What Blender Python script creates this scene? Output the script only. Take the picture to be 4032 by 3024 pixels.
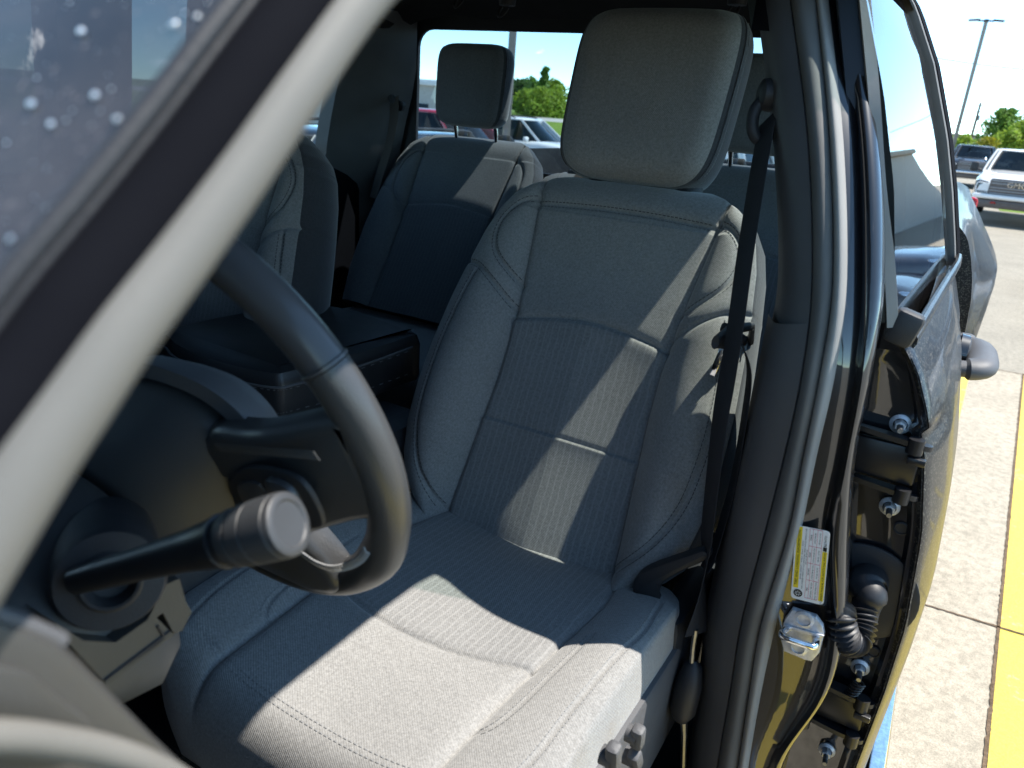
import bpy, math, random
import numpy as np
from mathutils import Vector, Matrix, Euler
random.seed(7); rng = np.random.default_rng(7)
S = bpy.context.scene
COL = S.collection
R_ = math.radians
for o in list(bpy.data.objects):
    bpy.data.objects.remove(o)

# ------------------------------------------------------------------ camera
# +X = driver's side of the truck, +Y = towards its tail, Z up, ground z = 0
HEAD, PITCH, ROLL, CAM = R_(29), R_(20.2), R_(4.5), np.array([.97, 0, 1.65])
LIFT = .36                                       # the truck stands this much higher than the frame it is laid out in
FPX, PW, PH = 2950., 4032., 3024.
FW = np.array([-math.sin(HEAD)*math.cos(PITCH), math.cos(HEAD)*math.cos(PITCH), -math.sin(PITCH)])
RT = np.array([math.cos(HEAD), math.sin(HEAD), 0.]); UP = np.cross(RT, FW)
CR = RT*math.cos(ROLL)+UP*math.sin(ROLL); CU = -RT*math.sin(ROLL)+UP*math.cos(ROLL)
cam = bpy.data.objects.new('camera', bpy.data.cameras.new('camera')); COL.objects.link(cam)
m = Matrix.Identity(4)
for i in range(3):
    m[i][0], m[i][1], m[i][2], m[i][3] = CR[i], CU[i], -FW[i], CAM[i]+(LIFT if i == 2 else 0)
cam.matrix_world = m
cam.data.sensor_width = 36; cam.data.lens = 36*FPX/PW
cam.data.clip_start = .01; cam.data.clip_end = 3000
cam.data.dof.use_dof = True; cam.data.dof.focus_distance = 1.3; cam.data.dof.aperture_fstop = 7.0
S.camera = cam

# ------------------------------------------------------------------ sky, sun, exposure
SUN = Vector((.43, .32, 1)).normalized()
EL = math.asin(SUN.z); AZ = math.atan2(SUN.x, SUN.y)
w = bpy.data.worlds.new('World'); S.world = w; w.use_nodes = True
nt = w.node_tree; nt.nodes.clear()
out = nt.nodes.new('ShaderNodeOutputWorld'); bg = nt.nodes.new('ShaderNodeBackground')
sky = nt.nodes.new('ShaderNodeTexSky'); sky.sky_type = 'NISHITA'; sky.sun_disc = False
sky.sun_elevation = EL; sky.sun_rotation = AZ; sky.air_density = .45; sky.dust_density = .0; sky.ozone_density = 1.0
tc = nt.nodes.new('ShaderNodeTexCoord'); mp = nt.nodes.new('ShaderNodeMapping'); mp.inputs['Scale'].default_value = (1, 1, 2.6)
no = nt.nodes.new('ShaderNodeTexNoise'); no.inputs['Scale'].default_value = 5.5; no.inputs['Detail'].default_value = 7
no.inputs['Roughness'].default_value = .55
rp = nt.nodes.new('ShaderNodeValToRGB'); rp.color_ramp.elements[0].position = .66; rp.color_ramp.elements[1].position = .76
mx = nt.nodes.new('ShaderNodeMixRGB'); mx.inputs[2].default_value = (11, 11.3, 11.8, 1)
nt.links.new(tc.outputs['Generated'], mp.inputs[0]); nt.links.new(mp.outputs[0], no.inputs[0]); nt.links.new(no.outputs[0], rp.inputs[0])
hs = nt.nodes.new('ShaderNodeMixRGB'); hs.blend_type = 'MULTIPLY'; hs.inputs[0].default_value = 1; hs.inputs[2].default_value = (.82, .92, .80, 1)
nt.links.new(sky.outputs[0], hs.inputs[1]); nt.links.new(rp.outputs[0], mx.inputs[0]); nt.links.new(hs.outputs[0], mx.inputs[1]); nt.links.new(mx.outputs[0], bg.inputs[0])
bg.inputs[1].default_value = .15
nt.links.new(bg.outputs[0], out.inputs[0])
sl = bpy.data.lights.new('sun', 'SUN'); sl.energy = 2.2; sl.angle = R_(.55); sl.color = (1, .95, .87)
sun = bpy.data.objects.new('sun', sl); COL.objects.link(sun); sun.rotation_euler = SUN.to_track_quat('Z', 'Y').to_euler()
S.view_settings.view_transform = 'Standard'; S.view_settings.look = 'None'
S.view_settings.exposure = 2.12; S.view_settings.gamma = 1
S.cycles.max_bounces = 10; S.cycles.transparent_max_bounces = 16; S.cycles.caustics_reflective = False
S.cycles.sample_clamp_indirect = 6

# ------------------------------------------------------------------ layout helper: a pixel of the 2212 px wide view to a point on a plane
SC = 4032/2212.
def at(u, v, X=None, Y=None, Z=None, d=None, k=SC):
    q = FW + CR*(u*k-PW/2)/FPX - CU*(v*k-PH/2)/FPX
    if d is not None: t = d
    elif X is not None: t = (X-CAM[0])/q[0]
    elif Y is not None: t = (Y-CAM[1])/q[1]
    else: t = (Z-CAM[2])/q[2]
    return CAM+q*t
def px(u, v, **kw): return at(u, v, k=1., **kw)

# ------------------------------------------------------------------ mesh builder
class MB:
    def __init__(s): s.V = []; s.F = []; s.M = []
    def add(s, V, F, m=0):
        b = len(s.V); s.V += [tuple(map(float, p)) for p in V]
        for i, f in enumerate(F):
            s.F.append([b+j for j in f]); s.M.append(m[i] if isinstance(m, (list, np.ndarray)) else m)
        return s
    def grid(s, G, cu=False, cv=False, m=0):
        G = np.asarray(G, float); n, k = G.shape[:2]; F = []
        for i in range(n if cu else n-1):
            for j in range(k if cv else k-1):
                a, b = (i+1) % n, (j+1) % k
                F.append((i*k+j, i*k+b, a*k+b, a*k+j))
        return s.add(G.reshape(-1, 3), F, m)
    def box(s, c, d, rot=None, bev=0, m=0, seg=2):
        x, y, z = [max(1e-5, q/2) for q in d]
        if bev <= 0:
            V = [(i*x, j*y, k*z) for i in (-1, 1) for j in (-1, 1) for k in (-1, 1)]
            F = [(0, 1, 3, 2), (4, 6, 7, 5), (0, 4, 5, 1), (2, 3, 7, 6), (0, 2, 6, 4), (1, 5, 7, 3)]
        else:
            bev = min(bev, x*.99, y*.99, z*.99); n = 4*(seg+1); V = []; F = []
            # rounded box as stacked rounded rectangles
            a = [R_(90)*i/seg for i in range(seg+1)]
            rows = [(-z+bev-bev*math.cos(t), bev-bev*math.sin(t)) for t in a]
            rows = rows + [(-q, r) for q, r in reversed(rows)]
            def ring(zz, ins):
                r = max(bev-ins, 1e-5); P = []
                for cx, cy, a0 in ((x-bev, y-bev, 0), (-x+bev, y-bev, 90), (-x+bev, -y+bev, 180), (x-bev, -y+bev, 270)):
                    for t in a: P.append((cx+r*math.cos(t+R_(a0)), cy+r*math.sin(t+R_(a0)), zz))
                return P
            for zz, ins in rows: V += ring(zz, ins)
            for i in range(len(rows)-1):
                for j in range(n): F.append((i*n+j, i*n+(j+1) % n, (i+1)*n+(j+1) % n, (i+1)*n+j))
            F.append(list(range(n))[::-1]); F.append([len(V)-n+j for j in range(n)])
        Mr = Euler(rot).to_matrix() if isinstance(rot, (tuple, list)) else (rot or Matrix.Identity(3))
        return s.add([Mr@Vector(p)+Vector(c) for p in V], F, m)
    def tube(s, path, r, n=10, m=0, cap=True, closed=False, sy=1., up=None):
        P = [Vector(p) for p in path]; k = len(P); rr = r if hasattr(r, '__len__') else [r]*k
        V = []; F = []; prev = None
        for i in range(k):
            t = ((P[(i+1) % k]-P[i-1]) if closed else (P[min(i+1, k-1)]-P[max(i-1, 0)]))
            t = t.normalized() if t.length > 1e-9 else Vector((0, 0, 1))
            if up is not None: a = Vector(up)
            elif prev is None: a = Vector((0, 0, 1)) if abs(t.z) < .9 else Vector((1, 0, 0))
            else: a = prev
            a = (a-t*a.dot(t)).normalized(); prev = a; b = t.cross(a)
            for j in range(n):
                q = 2*math.pi*j/n; V.append(P[i]+a*math.cos(q)*rr[i]+b*math.sin(q)*rr[i]*sy)
        for i in range(k if closed else k-1):
            for j in range(n):
                i2 = (i+1) % k
                F.append((i*n+j, i*n+(j+1) % n, i2*n+(j+1) % n, i2*n+j))
        if cap and not closed: F.append(list(range(n))[::-1]); F.append([(k-1)*n+j for j in range(n)])
        return s.add(V, F, m)
    def ribbon(s, path, side, w, t, m=0):
        """flat strap: width w along side[i], thickness t"""
        P = [Vector(p) for p in path]; k = len(P); G = []
        for i in range(k):
            tg = (P[min(i+1, k-1)]-P[max(i-1, 0)]).normalized()
            sd = Vector(side[i] if isinstance(side, list) else side); sd = (sd-tg*sd.dot(tg)).normalized(); nn = tg.cross(sd)
            ww = w[i] if isinstance(w, list) else w
            G.append([P[i]+sd*a*ww/2+nn*b*t/2 for a, b in ((-1, -.3), (-.94, -1), (.94, -1), (1, -.3), (1, .3), (.94, 1), (-.94, 1), (-1, .3))])
        s.grid(G, cv=True, m=m); n = len(s.V)
        s.F.append([n-1-i for i in range(8)][::-1]); s.M.append(m); s.F.append([n-8*k+i for i in range(8)][::-1]); s.M.append(m)
        return s
    def prism(s, pts, vec, m=0, bev=0):
        """closed outline pts extruded by vec, edge of the far face rounded by bev"""
        P = [Vector(p) for p in pts]; v = Vector(vec); k = len(P); c = sum(P, Vector())/k
        rings = [P]
        if bev:
            vl = v.length
            def inset(d):
                Q = []
                for i in range(k):
                    a, b = (P[i]-P[i-1]), (P[(i+1) % k]-P[i])
                    nr = a.normalized()+b.normalized(); nr = nr.normalized() if nr.length > 1e-6 else a.normalized()
                    q = v.normalized().cross(nr)
                    if q.dot(c-P[i]) < 0: q = -q
                    Q.append(P[i]+q*d)
                return Q
            rings.append([p+v*(1-bev/vl) for p in P]); rings.append([p+v*(1-.3*bev/vl) for p in inset(bev*.3)]); rings.append([p+v for p in inset(bev)])
        else: rings.append([p+v for p in P])
        V = [q for r in rings for q in r]; F = []
        for i in range(len(rings)-1):
            for j in range(k): F.append((i*k+j, i*k+(j+1) % k, (i+1)*k+(j+1) % k, (i+1)*k+j))
        F.append(list(range(k))[::-1]); F.append([len(V)-k+j for j in range(k)])
        return s.add(V, F, m)
    def lathe(s, prof, o, ax, n=24, m=0, ref=None):
        """prof = [(radius, height along ax)]"""
        ax = Vector(ax).normalized(); a = Vector(ref) if ref else (Vector((0, 0, 1)) if abs(ax.z) < .9 else Vector((1, 0, 0)))
        a = (a-ax*a.dot(ax)).normalized(); b = ax.cross(a); o = Vector(o)
        G = [[o+ax*h+(a*math.cos(2*math.pi*j/n)+b*math.sin(2*math.pi*j/n))*max(r, 1e-5) for j in range(n)] for r, h in prof]
        return s.grid(G, cv=True, m=m)
    def text(s, body, size, o, ex, ey, depth=0, m=0, align='LEFT'):
        cu = bpy.data.curves.new('t', 'FONT'); cu.body = body; cu.size = size; cu.extrude = depth; cu.align_x = align; cu.resolution_u = 2
        ob = bpy.data.objects.new('t', cu); COL.objects.link(ob)
        me = bpy.data.meshes.new_from_object(ob.evaluated_get(bpy.context.evaluated_depsgraph_get()))
        ex, ey, o = Vector(ex), Vector(ey), Vector(o); ez = ex.cross(ey)
        s.add([o+ex*v.co.x+ey*v.co.y+ez*v.co.z for v in me.vertices], [list(p.vertices) for p in me.polygons], m)
        bpy.data.objects.remove(ob); bpy.data.meshes.remove(me); bpy.data.curves.remove(cu)
        return s
    def build(s, name, mats, parent=None, smooth=38, origin=None, label=None):
        me = bpy.data.meshes.new(name); 
        V = s.V
        if origin is not None: V = [(p[0]-origin[0], p[1]-origin[1], p[2]-origin[2]) for p in V]
        me.from_pydata(V, [], s.F); me.update()
        if not isinstance(mats, (list, tuple)): mats = [mats]
        for q in mats: me.materials.append(q)
        if len(mats) > 1: me.polygons.foreach_set('material_index', np.array(s.M, np.int32))
        if smooth:
            me.polygons.foreach_set('use_smooth', np.ones(len(me.polygons), bool))
            if smooth < 180: me.set_sharp_from_angle(angle=R_(smooth))
        me.validate()
        o = bpy.data.objects.new(name, me); COL.objects.link(o)
        if origin is not None: o.location = origin
        if parent is not None: o.parent = parent
        if label: o['label'] = label
        return o

def empty(name, loc=(0, 0, 0), rz=0, parent=None):
    o = bpy.data.objects.new(name, None); COL.objects.link(o); o.location = loc; o.rotation_euler = (0, 0, rz); o.empty_display_size = .2
    if parent: o.parent = parent
    return o
def tag(o, label=None, cat=None, group=None, kind=None):
    for k, v in (('label', label), ('category', cat), ('group', group), ('kind', kind)):
        if v: o[k] = v
    return o
def copy_tree(o, parent=None):
    c = o.copy(); COL.objects.link(c); c.parent = parent
    for ch in o.children: copy_tree(ch, c)
    return c
def smooth_path(P, n=8, closed=False):
    """Catmull-Rom through P"""
    P = [np.array(p, float) for p in P]; k = len(P); o = []
    for i in range(k if closed else k-1):
        p0 = P[(i-1) % k] if (closed or i > 0) else 2*P[0]-P[1]
        p1, p2 = P[i], P[(i+1) % k]
        p3 = P[(i+2) % k] if (closed or i+2 < k) else 2*P[-1]-P[-2]
        for j in range(n):
            t = j/n
            o.append(.5*((2*p1)+(-p0+p2)*t+(2*p0-5*p1+4*p2-p3)*t*t+(-p0+3*p1-3*p2+p3)*t**3))
    if not closed: o.append(P[-1])
    return o

# ------------------------------------------------------------------ materials
class N:
    """small node helper"""
    def __init__(s, name):
        s.m = bpy.data.materials.new(name); s.m.use_nodes = True; s.t = s.m.node_tree; s.t.nodes.clear()
        s.out = s.t.nodes.new('ShaderNodeOutputMaterial'); s.b = s.t.nodes.new('ShaderNodeBsdfPrincipled')
        s.t.links.new(s.b.outputs[0], s.out.inputs[0]); s.c = None
    def n(s, ty, **kw):
        q = s.t.nodes.new(ty)
        for k, v in kw.items():
            if k in q.inputs: q.inputs[k].default_value = v
            else: setattr(q, k, v)
        return q
    def l(s, a, b): s.t.links.new(a, b)
    def coord(s, scale=(1, 1, 1), kind='Object'):
        t = s.n('ShaderNodeTexCoord'); mp = s.n('ShaderNodeMapping'); mp.inputs['Scale'].default_value = scale
        s.l(t.outputs[kind], mp.inputs[0]); return mp.outputs[0]
    def noise(s, scale, detail=2, rough=.5, co=None, out=0):
        q = s.n('ShaderNodeTexNoise', Scale=scale, Detail=detail, Roughness=rough)
        s.l(co if co is not None else s.coord(), q.inputs['Vector']); return q.outputs[out]
    def ramp(s, fac, a, b, p0=0., p1=1.):
        q = s.n('ShaderNodeValToRGB'); e = q.color_ramp.elements
        e[0].position, e[1].position = p0, p1
        e[0].color = (*a, 1) if hasattr(a, '__len__') else (a, a, a, 1); e[1].color = (*b, 1) if hasattr(b, '__len__') else (b, b, b, 1)
        s.l(fac, q.inputs[0]); return q.outputs[0]
    def mix(s, fac, a, b, mode='MIX'):
        q = s.n('ShaderNodeMixRGB', blend_type=mode)
        for i, v in ((0, fac), (1, a), (2, b)):
            if isinstance(v, bpy.types.NodeSocket): s.l(v, q.inputs[i])
            else: q.inputs[i].default_value = v if i == 0 else (*v, 1)
        return q.outputs[0]
    def math(s, op, a, b=0.):
        q = s.n('ShaderNodeMath', operation=op)
        for i, v in enumerate((a, b)):
            if isinstance(v, bpy.types.NodeSocket): s.l(v, q.inputs[i])
            else: q.inputs[i].default_value = v
        return q.outputs[0]
    def bump(s, h, strength=.3, dist=.001, prev=None):
        q = s.n('ShaderNodeBump', Strength=strength, Distance=dist); s.l(h, q.inputs['Height'])
        if prev is not None: s.l(prev, q.inputs['Normal'])
        s.l(q.outputs[0], s.b.inputs['Normal']); return q.outputs[0]
    def set(s, **kw):
        for k, v in kw.items():
            k = k.replace('_', ' ')
            if isinstance(v, bpy.types.NodeSocket): s.l(v, s.b.inputs[k])
            elif k in ('Base Color', 'Sheen Tint', 'Coat Tint', 'Specular Tint') : s.b.inputs[k].default_value = (*v, 1)
            else: s.b.inputs[k].default_value = v
        return s

def fabric(name, col, var=.34, rib=False):
    q = N(name); co = q.coord()
    # woven cloth: two crossing fine waves plus flecks
    w1 = q.n('ShaderNodeTexWave', Scale=150., Distortion=1.2); w1.bands_direction = 'DIAGONAL'; q.l(co, w1.inputs['Vector']); w1.inputs['Detail Scale'].default_value = 3
    fl = q.noise(900, 2, .6, co); fl2 = q.noise(260, 2, .6, co)
    c = q.ramp(fl, [x*(1-var) for x in col], [x*(1+var) for x in col], .3, .7)
    c = q.mix(.42, c, q.ramp(fl2, [x*.65 for x in col], [x*1.5 for x in col], .3, .7))
    big = q.noise(7, 3, .5, co); c = q.mix(.5, c, q.ramp(big, .85, 1.1, .3, .7), 'MULTIPLY')
    h = q.math('ADD', q.math('MULTIPLY', w1.outputs['Fac'], .5), fl2)
    if rib:
        cm = q.coord((1, .06, .06)); wv = q.n('ShaderNodeTexWave', Scale=25., Distortion=2.2, Detail=1.); wv.inputs['Detail Scale'].default_value = 1.2
        wv.bands_direction = 'X'; q.l(co, wv.inputs['Vector'])
        jg = q.n('ShaderNodeTexNoise', Scale=14., Detail=1.); q.l(q.coord((.9, .5, .5)), jg.inputs['Vector'])
        st = q.ramp(wv.outputs['Fac'], 0., 1., .80, .93)
        wv.inputs['Distortion'].default_value = 1.4
        c = q.mix(q.math('MULTIPLY', st, .34), c, [x*1.6 for x in col])
        h = q.math('ADD', h, q.math('MULTIPLY', st, .45))
    q.set(Base_Color=c, Roughness=.92, Sheen_Weight=.35, Sheen_Roughness=.45, Specular_IOR_Level=.25)
    q.bump(h, .55, .0007)
    return q.m
def plastic(name, col, rough=.5, grain=700, gs=.25, spec=.4, gd=.0004):
    q = N(name); co = q.coord(); v = q.n('ShaderNodeTexVoronoi', Scale=grain); q.l(co, v.inputs['Vector'])
    nn = q.noise(9, 3, .5, co); c = q.mix(.6, col, q.ramp(nn, .8, 1.15, .3, .7), 'MULTIPLY')
    q.set(Base_Color=c, Roughness=q.ramp(q.noise(30, 3, .6, co), rough*.85, min(1, rough*1.15)), Specular_IOR_Level=spec)
    q.bump(v.outputs[0], gs, gd); return q.m
def metal(name, col, rough=.3, met=1.):
    q = N(name); co = q.coord()
    q.set(Base_Color=q.ramp(q.noise(120, 3, .6, co), [x*.75 for x in col], [min(1, x*1.12) for x in col], .3, .7), Metallic=met, Roughness=q.ramp(q.noise(60, 4, .6, co), rough*.7, min(1, rough*1.4)))
    return q.m
def paint(name, col, flake=0., rough=.06, dust=.0, wob=0., met=0., cw=1.):
    q = N(name); co = q.coord()
    c = q.ramp(q.noise(40, 2, .5, co), [x*.9 for x in col], [x*1.1 for x in col])
    if flake:
        v = q.n('ShaderNodeTexWhiteNoise'); sn = q.n('ShaderNodeVectorMath', operation='SNAP'); q.l(co, sn.inputs[0]); sn.inputs[1].default_value = (.0021,)*3
        q.l(sn.outputs[0], v.inputs[0]); mk = q.ramp(v.outputs['Value'], 0., 1., .72, .98)
        c = q.mix(q.math('MULTIPLY', mk, flake), c, (.55, .5, .42))
    if dust:
        d = q.ramp(q.noise(5, 5, .65, co), 0., 1., .35, .75); c = q.mix(q.math('MULTIPLY', d, dust), c, (.28, .25, .21))
    q.set(Base_Color=c, Roughness=.4, Coat_Weight=cw, Coat_IOR=1.5 if flake else 1.7, Coat_Roughness=rough, Metallic=met, Specular_IOR_Level=.3)
    if wob:
        q.bump(q.noise(4.5, 2, .4, co), wob, .02)
    return q.m
def glass(name, tint=(.9, .95, .93), dust=0., rough=0.0):
    q = N(name); t = q.t; t.nodes.remove(q.b)
    tr = q.n('ShaderNodeBsdfTransparent'); tr.inputs[0].default_value = (*tint, 1)
    gl = q.n('ShaderNodeBsdfGlossy'); gl.inputs['Roughness'].default_value = rough; gl.inputs[0].default_value = (1, 1, 1, 1)
    ge = q.n('ShaderNodeNewGeometry'); dt = q.n('ShaderNodeVectorMath', operation='DOT_PRODUCT'); q.l(ge.outputs['Normal'], dt.inputs[0]); q.l(ge.outputs['Incoming'], dt.inputs[1])
    fr = q.math('ADD', q.math('MULTIPLY', q.math('POWER', q.math('SUBTRACT', 1., q.math('ABSOLUTE', dt.outputs['Value'])), 5.), .92), .05); ms = q.n('ShaderNodeMixShader')
    q.l(fr, ms.inputs[0]); q.l(tr.outputs[0], ms.inputs[1]); q.l(gl.outputs[0], ms.inputs[2]); res = ms.outputs[0]
    if dust:
        co = q.coord(); d = q.ramp(q.noise(11, 5, .7, co), dust*.35, dust*1.5, .3, .72)
        sp = q.ramp(q.noise(240, 2, .5, co), 0., .35, .62, .74)
        df = q.n('ShaderNodeBsdfDiffuse'); df.inputs[0].default_value = (.17, .155, .16, 1); m2 = q.n('ShaderNodeMixShader')
        q.l(q.math('ADD', d, sp) if dust > .05 else d, m2.inputs[0]); q.l(res, m2.inputs[1]); q.l(df.outputs[0], m2.inputs[2]); res = m2.outputs[0]
    q.l(res, q.out.inputs[0]); return q.m

M = {}
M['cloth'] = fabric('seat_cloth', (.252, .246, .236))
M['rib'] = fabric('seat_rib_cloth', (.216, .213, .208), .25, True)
M['shadecloth'] = fabric('shade_toned_cloth', (.13, .133, .138)); M['shaderib'] = fabric('shade_toned_rib', (.115, .118, .124), .25, True)  # same seat cloth and rib, with the rear cabin's shade darkened into the colour
M['darkcloth'] = fabric('seat_dark_cloth', (.045, .046, .050), .35)
M['stitch'] = plastic('stitch_thread', (.21, .21, .21), .8, 900, .1)
M['darkstitch'] = plastic('dark_thread', (.05, .05, .05), .8, 900, .1)
M['blk'] = plastic('black_grained_plastic', (.026, .026, .029), .55, 620, .35)
M['char'] = plastic('charcoal_trim_plastic', (.085, .085, .090), .55, 750, .4, .45)
M['leather'] = plastic('black_leather', (.022, .022, .024), .42, 420, .3, .5, .0006)
M['wheelleather'] = plastic('steering_leather', (.055, .055, .056), .34, 520, .22, .5, .0004)
M['wheelgloss'] = plastic('smooth_wheel_cap', (.06, .06, .064), .30, 700, .03, .5)
M['console'] = plastic('column_plastic', (.062, .061, .060), .5, 800, .2, .5)
M['dashp'] = plastic('dash_plastic', (.052, .050, .047), .5, 700, .25, .5)
M['rubber'] = plastic('weatherstrip_rubber', (.13, .128, .125), .72, 900, .3, .3)
M['seal'] = plastic('flocked_seal', (.30, .295, .285), .75, 1200, .5, .3)
M['aseal'] = plastic('sunlit_pillar_seal', (.150, .141, .126), .62, 900, .15, .35)
M['jet'] = plastic('matte_black_pillar', (.006, .006, .008), .9, 700, .05, .05)
M['knob'] = plastic('lever_grey_plastic', (.045, .045, .047), .5, 800, .25, .5)
M['boot'] = plastic('rubber_boot', (.022, .022, .025), .5, 900, .2, .5)
M['head'] = plastic('headliner_cloth', (.030, .030, .032), .95, 900, .3, .1)
M['carpet'] = plastic('carpet', (.02, .02, .021), 1., 380, .8, .1, .002)
M['paint'] = paint('black_truck_paint', (.006, .006, .008), .0, .03)
M['flake'] = paint('black_flake_paint', (.008, .008, .010), .18, .03, .03, .22, 0., .22)
M['zinc'] = metal('zinc_plated_steel', (.66, .68, .72), .42, .55)
M['chrome'] = metal('chrome', (.85, .86, .88), .08)
M['steel'] = metal('dull_steel', (.35, .35, .36), .35)
M['blksteel'] = plastic('black_e_coat', (.012, .012, .014), .35, 700, .1, .5)
M['web'] = plastic('belt_webbing', (.030, .031, .036), .8, 900, .3, .2)
M['white'] = plastic('white_sticker', (.80, .80, .80), .35, 900, .02, .4)
M['yellow'] = plastic('yellow_sticker', (.82, .62, .03), .35, 900, .02, .4)
M['ink'] = plastic('black_ink', (.02, .02, .02), .5, 900, .02, .3)
M['redink'] = plastic('red_ink', (.55, .06, .12), .5, 900, .02, .3)
M['rearglass'] = glass('privacy_glass', (.47, .57, .62))
M['sideglass'] = glass('dark_side_glass', (.12, .14, .15))
M['glass'] = glass('cab_glass', (.86, .93, .90))
M['tint'] = glass('tinted_glass', (.72, .80, .77), .02)
M['wind'] = glass('dusty_windshield', (.10, .11, .12), .24)
M['cardark'] = glass('car_glass', (.10, .12, .13))

# ================================================================== THE TRUCK
truck = tag(empty('pickup_truck', (0, 0, LIFT)), 'black crew cab pickup truck with its driver door open, showing grey cloth seats', 'pickup truck')

# ------------------------------------------------------------------ seats: padded forms with seams pressed in
def seg_dist(U, Vv, poly):
    d = np.full(U.shape, 9.)
    for (a, b), (c, e) in zip(poly[:-1], poly[1:]):
        L = (c-a)**2+(e-b)**2+1e-12
        t = np.clip(((U-a)*(c-a)+(Vv-b)*(e-b))/L, 0, 1)
        d = np.minimum(d, np.hypot(U-a-t*(c-a), Vv-b-t*(e-b)))
    return d
def interp(x, tab): return np.interp(x, [t[0] for t in tab], [t[1] for t in tab])
def mirror(p): return [(-a, b) for a, b in p]
def curve2(p, n=8): return [tuple(q) for q in smooth_path([(a, b, 0) for a, b in p], n)]
def poly2(p, n=8): return [(q[0], q[1]) for q in curve2(p, n)]

def stitches(mb, poly, f, off=.006, pitch=.0075, ln=.0048, m=2, r=.0007):
    """little thread dashes beside a seam; f(u,v) -> point, normal"""
    P = np.array(poly); D = np.r_[0, np.cumsum(np.hypot(*(P[1:]-P[:-1]).T))]
    for s in np.arange(pitch, D[-1]-pitch, pitch):
        for sg in ((-1, 1) if off else (1,)):
            q = []
            for e in (-ln/2, ln/2):
                i = min(max(np.searchsorted(D, s+e)-1, 0), len(P)-2); t = (s+e-D[i])/(D[i+1]-D[i]+1e-12)
                p = P[i]+(P[i+1]-P[i])*t; dd = P[i+1]-P[i]; dd = dd/(np.hypot(*dd)+1e-12)
                q.append(f(p[0]-dd[1]*off*sg, p[1]+dd[0]*off*sg))
            a, b = q[0][0], q[1][0]; nn = q[0][1]
            a = np.array(a); b = np.array(b); nn = np.array(nn)
            t = b-a; L = np.linalg.norm(t)
            if L < 1e-6: continue
            t /= L; sd = np.cross(t, nn)
            V = []
            for c in (a-t*r*.3, a+t*r*1.2+nn*r*.6, b-t*r*1.2+nn*r*.6, b+t*r*.3):
                V += [c+sd*r, c-sd*r]
            mb.add(V, [(0, 1, 3, 2), (2, 3, 5, 4), (4, 5, 7, 6)], m)

def backrest(w_tab, us_tab, B_tab, top, arch, low, extra, stl, thick=.13, step=.0026, shoulder=.012):
    """padded seat back in seat space: u across, v up along the back, n forward. returns ring grid + surface function"""
    seams = [[(us, v) for v, us in us_tab], [(-us, v) for v, us in us_tab]]
    usm = lambda v: interp(v, us_tab)
    ua = np.linspace(-1, 1, 21); aend = arch[1]
    seams.append([(x*usm(aend), arch[0]-(arch[0]-aend)*x*x) for x in ua])
    soft = []
    if low: soft.append([(x*usm(low), low+.004*(1-x*x)) for x in ua])
    seams += extra
    def nf(U, Vv):
        w = interp(Vv, w_tab); a = np.abs(U); us = usm(Vv)
        t = np.clip((a-us)/np.maximum(w-us, 1e-3), 0, 1)
        n = np.where(a > us, interp(Vv, B_tab)*np.sin(np.pi*.84*t**.85), 0)
        va = arch[0]-(arch[0]-aend)*(np.minimum(a, us)/us)**2
        n = n+np.where((a <= us) & (Vv < va), .007*np.exp(-(va-Vv)/.035)-.004*np.sin(np.pi*np.clip(a/us, 0, 1)), 0)
        n = n+np.where(a <= us, .004*np.cos(a/us*np.pi/2), 0)
        if low: n = n+.004*np.where((Vv < low) & (a < us), np.exp(-(low-Vv)/.02), 0)
        for p in seams: n = n-.0055*np.exp(-(seg_dist(U, Vv, p)/.0032)**2)-.003*np.exp(-(seg_dist(U, Vv, p)/.010)**2)
        for p in soft: n = n-.0028*np.exp(-(seg_dist(U, Vv, p)/.003)**2)
        return n
    def wrap(Vv, n):
        k = np.sqrt(np.clip(1-(np.clip(Vv-(top-.075), 0, None)/.075)**2, 0, 1)); nc = -thick*.5
        return nc+(n-nc)*k, k, nc
    vs = np.r_[np.linspace(0, top-.09, int((top-.09)/step)), top-.09+.09*np.sin(np.linspace(0, np.pi/2, 44))]
    t = np.linspace(-1, 1, int(2*max(a[1] for a in w_tab)/step))
    G = []; sides = np.linspace(0, 1, 14)[1:-1]
    for v in vs:
        w = float(interp(v, w_tab)); U = t*w; n = nf(U, np.full(U.shape, v)); n, k, nc = wrap(v, n)
        ed = float(n[-1]); bk = nc-thick*.5*k
        row = [(u, v, q) for u, q in zip(U, n)]
        for a in sides: row.append((w+.014*math.sin(math.pi*a)*k-.03*a*a, v, ed+(bk-ed)*a))
        for a in np.linspace(1, -1, 9): row.append((a*(w-.03), v, bk))
        for a in sides[::-1]: row.append((-w-.014*math.sin(math.pi*a)*k+.03*a*a, v, float(n[0])+(bk-float(n[0]))*a))
        G.append(row)
    def f(u, v):
        e = .002; q = [wrap(np.array([vv]), nf(np.array([uu]), np.array([vv])))[0][0] for uu, vv in ((u, v), (u+e, v), (u, v+e))]
        nn = np.array([-(q[1]-q[0])/e, -(q[2]-q[0])/e, 1.]); nn /= np.linalg.norm(nn)
        return np.array([u, v, q[0]+.0004]), nn
    G = np.array(G); nfr = len(t); nr = G.shape[1]
    mats = []
    for i in range(len(vs)-1):
        v = (vs[i]+vs[i+1])/2; us = float(usm(v))
        for j in range(nr):
            if j < nfr-1:
                u = (t[j]+t[j+1])/2*float(interp(v, w_tab)); va = arch[0]-(arch[0]-aend)*(u/us)**2
                mats.append(1 if (abs(u) < us and v < va) else 0)
            else: mats.append(3 if not (nfr+8 <= j < nfr+20) else 3)
    return G, mats, f, seams

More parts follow.
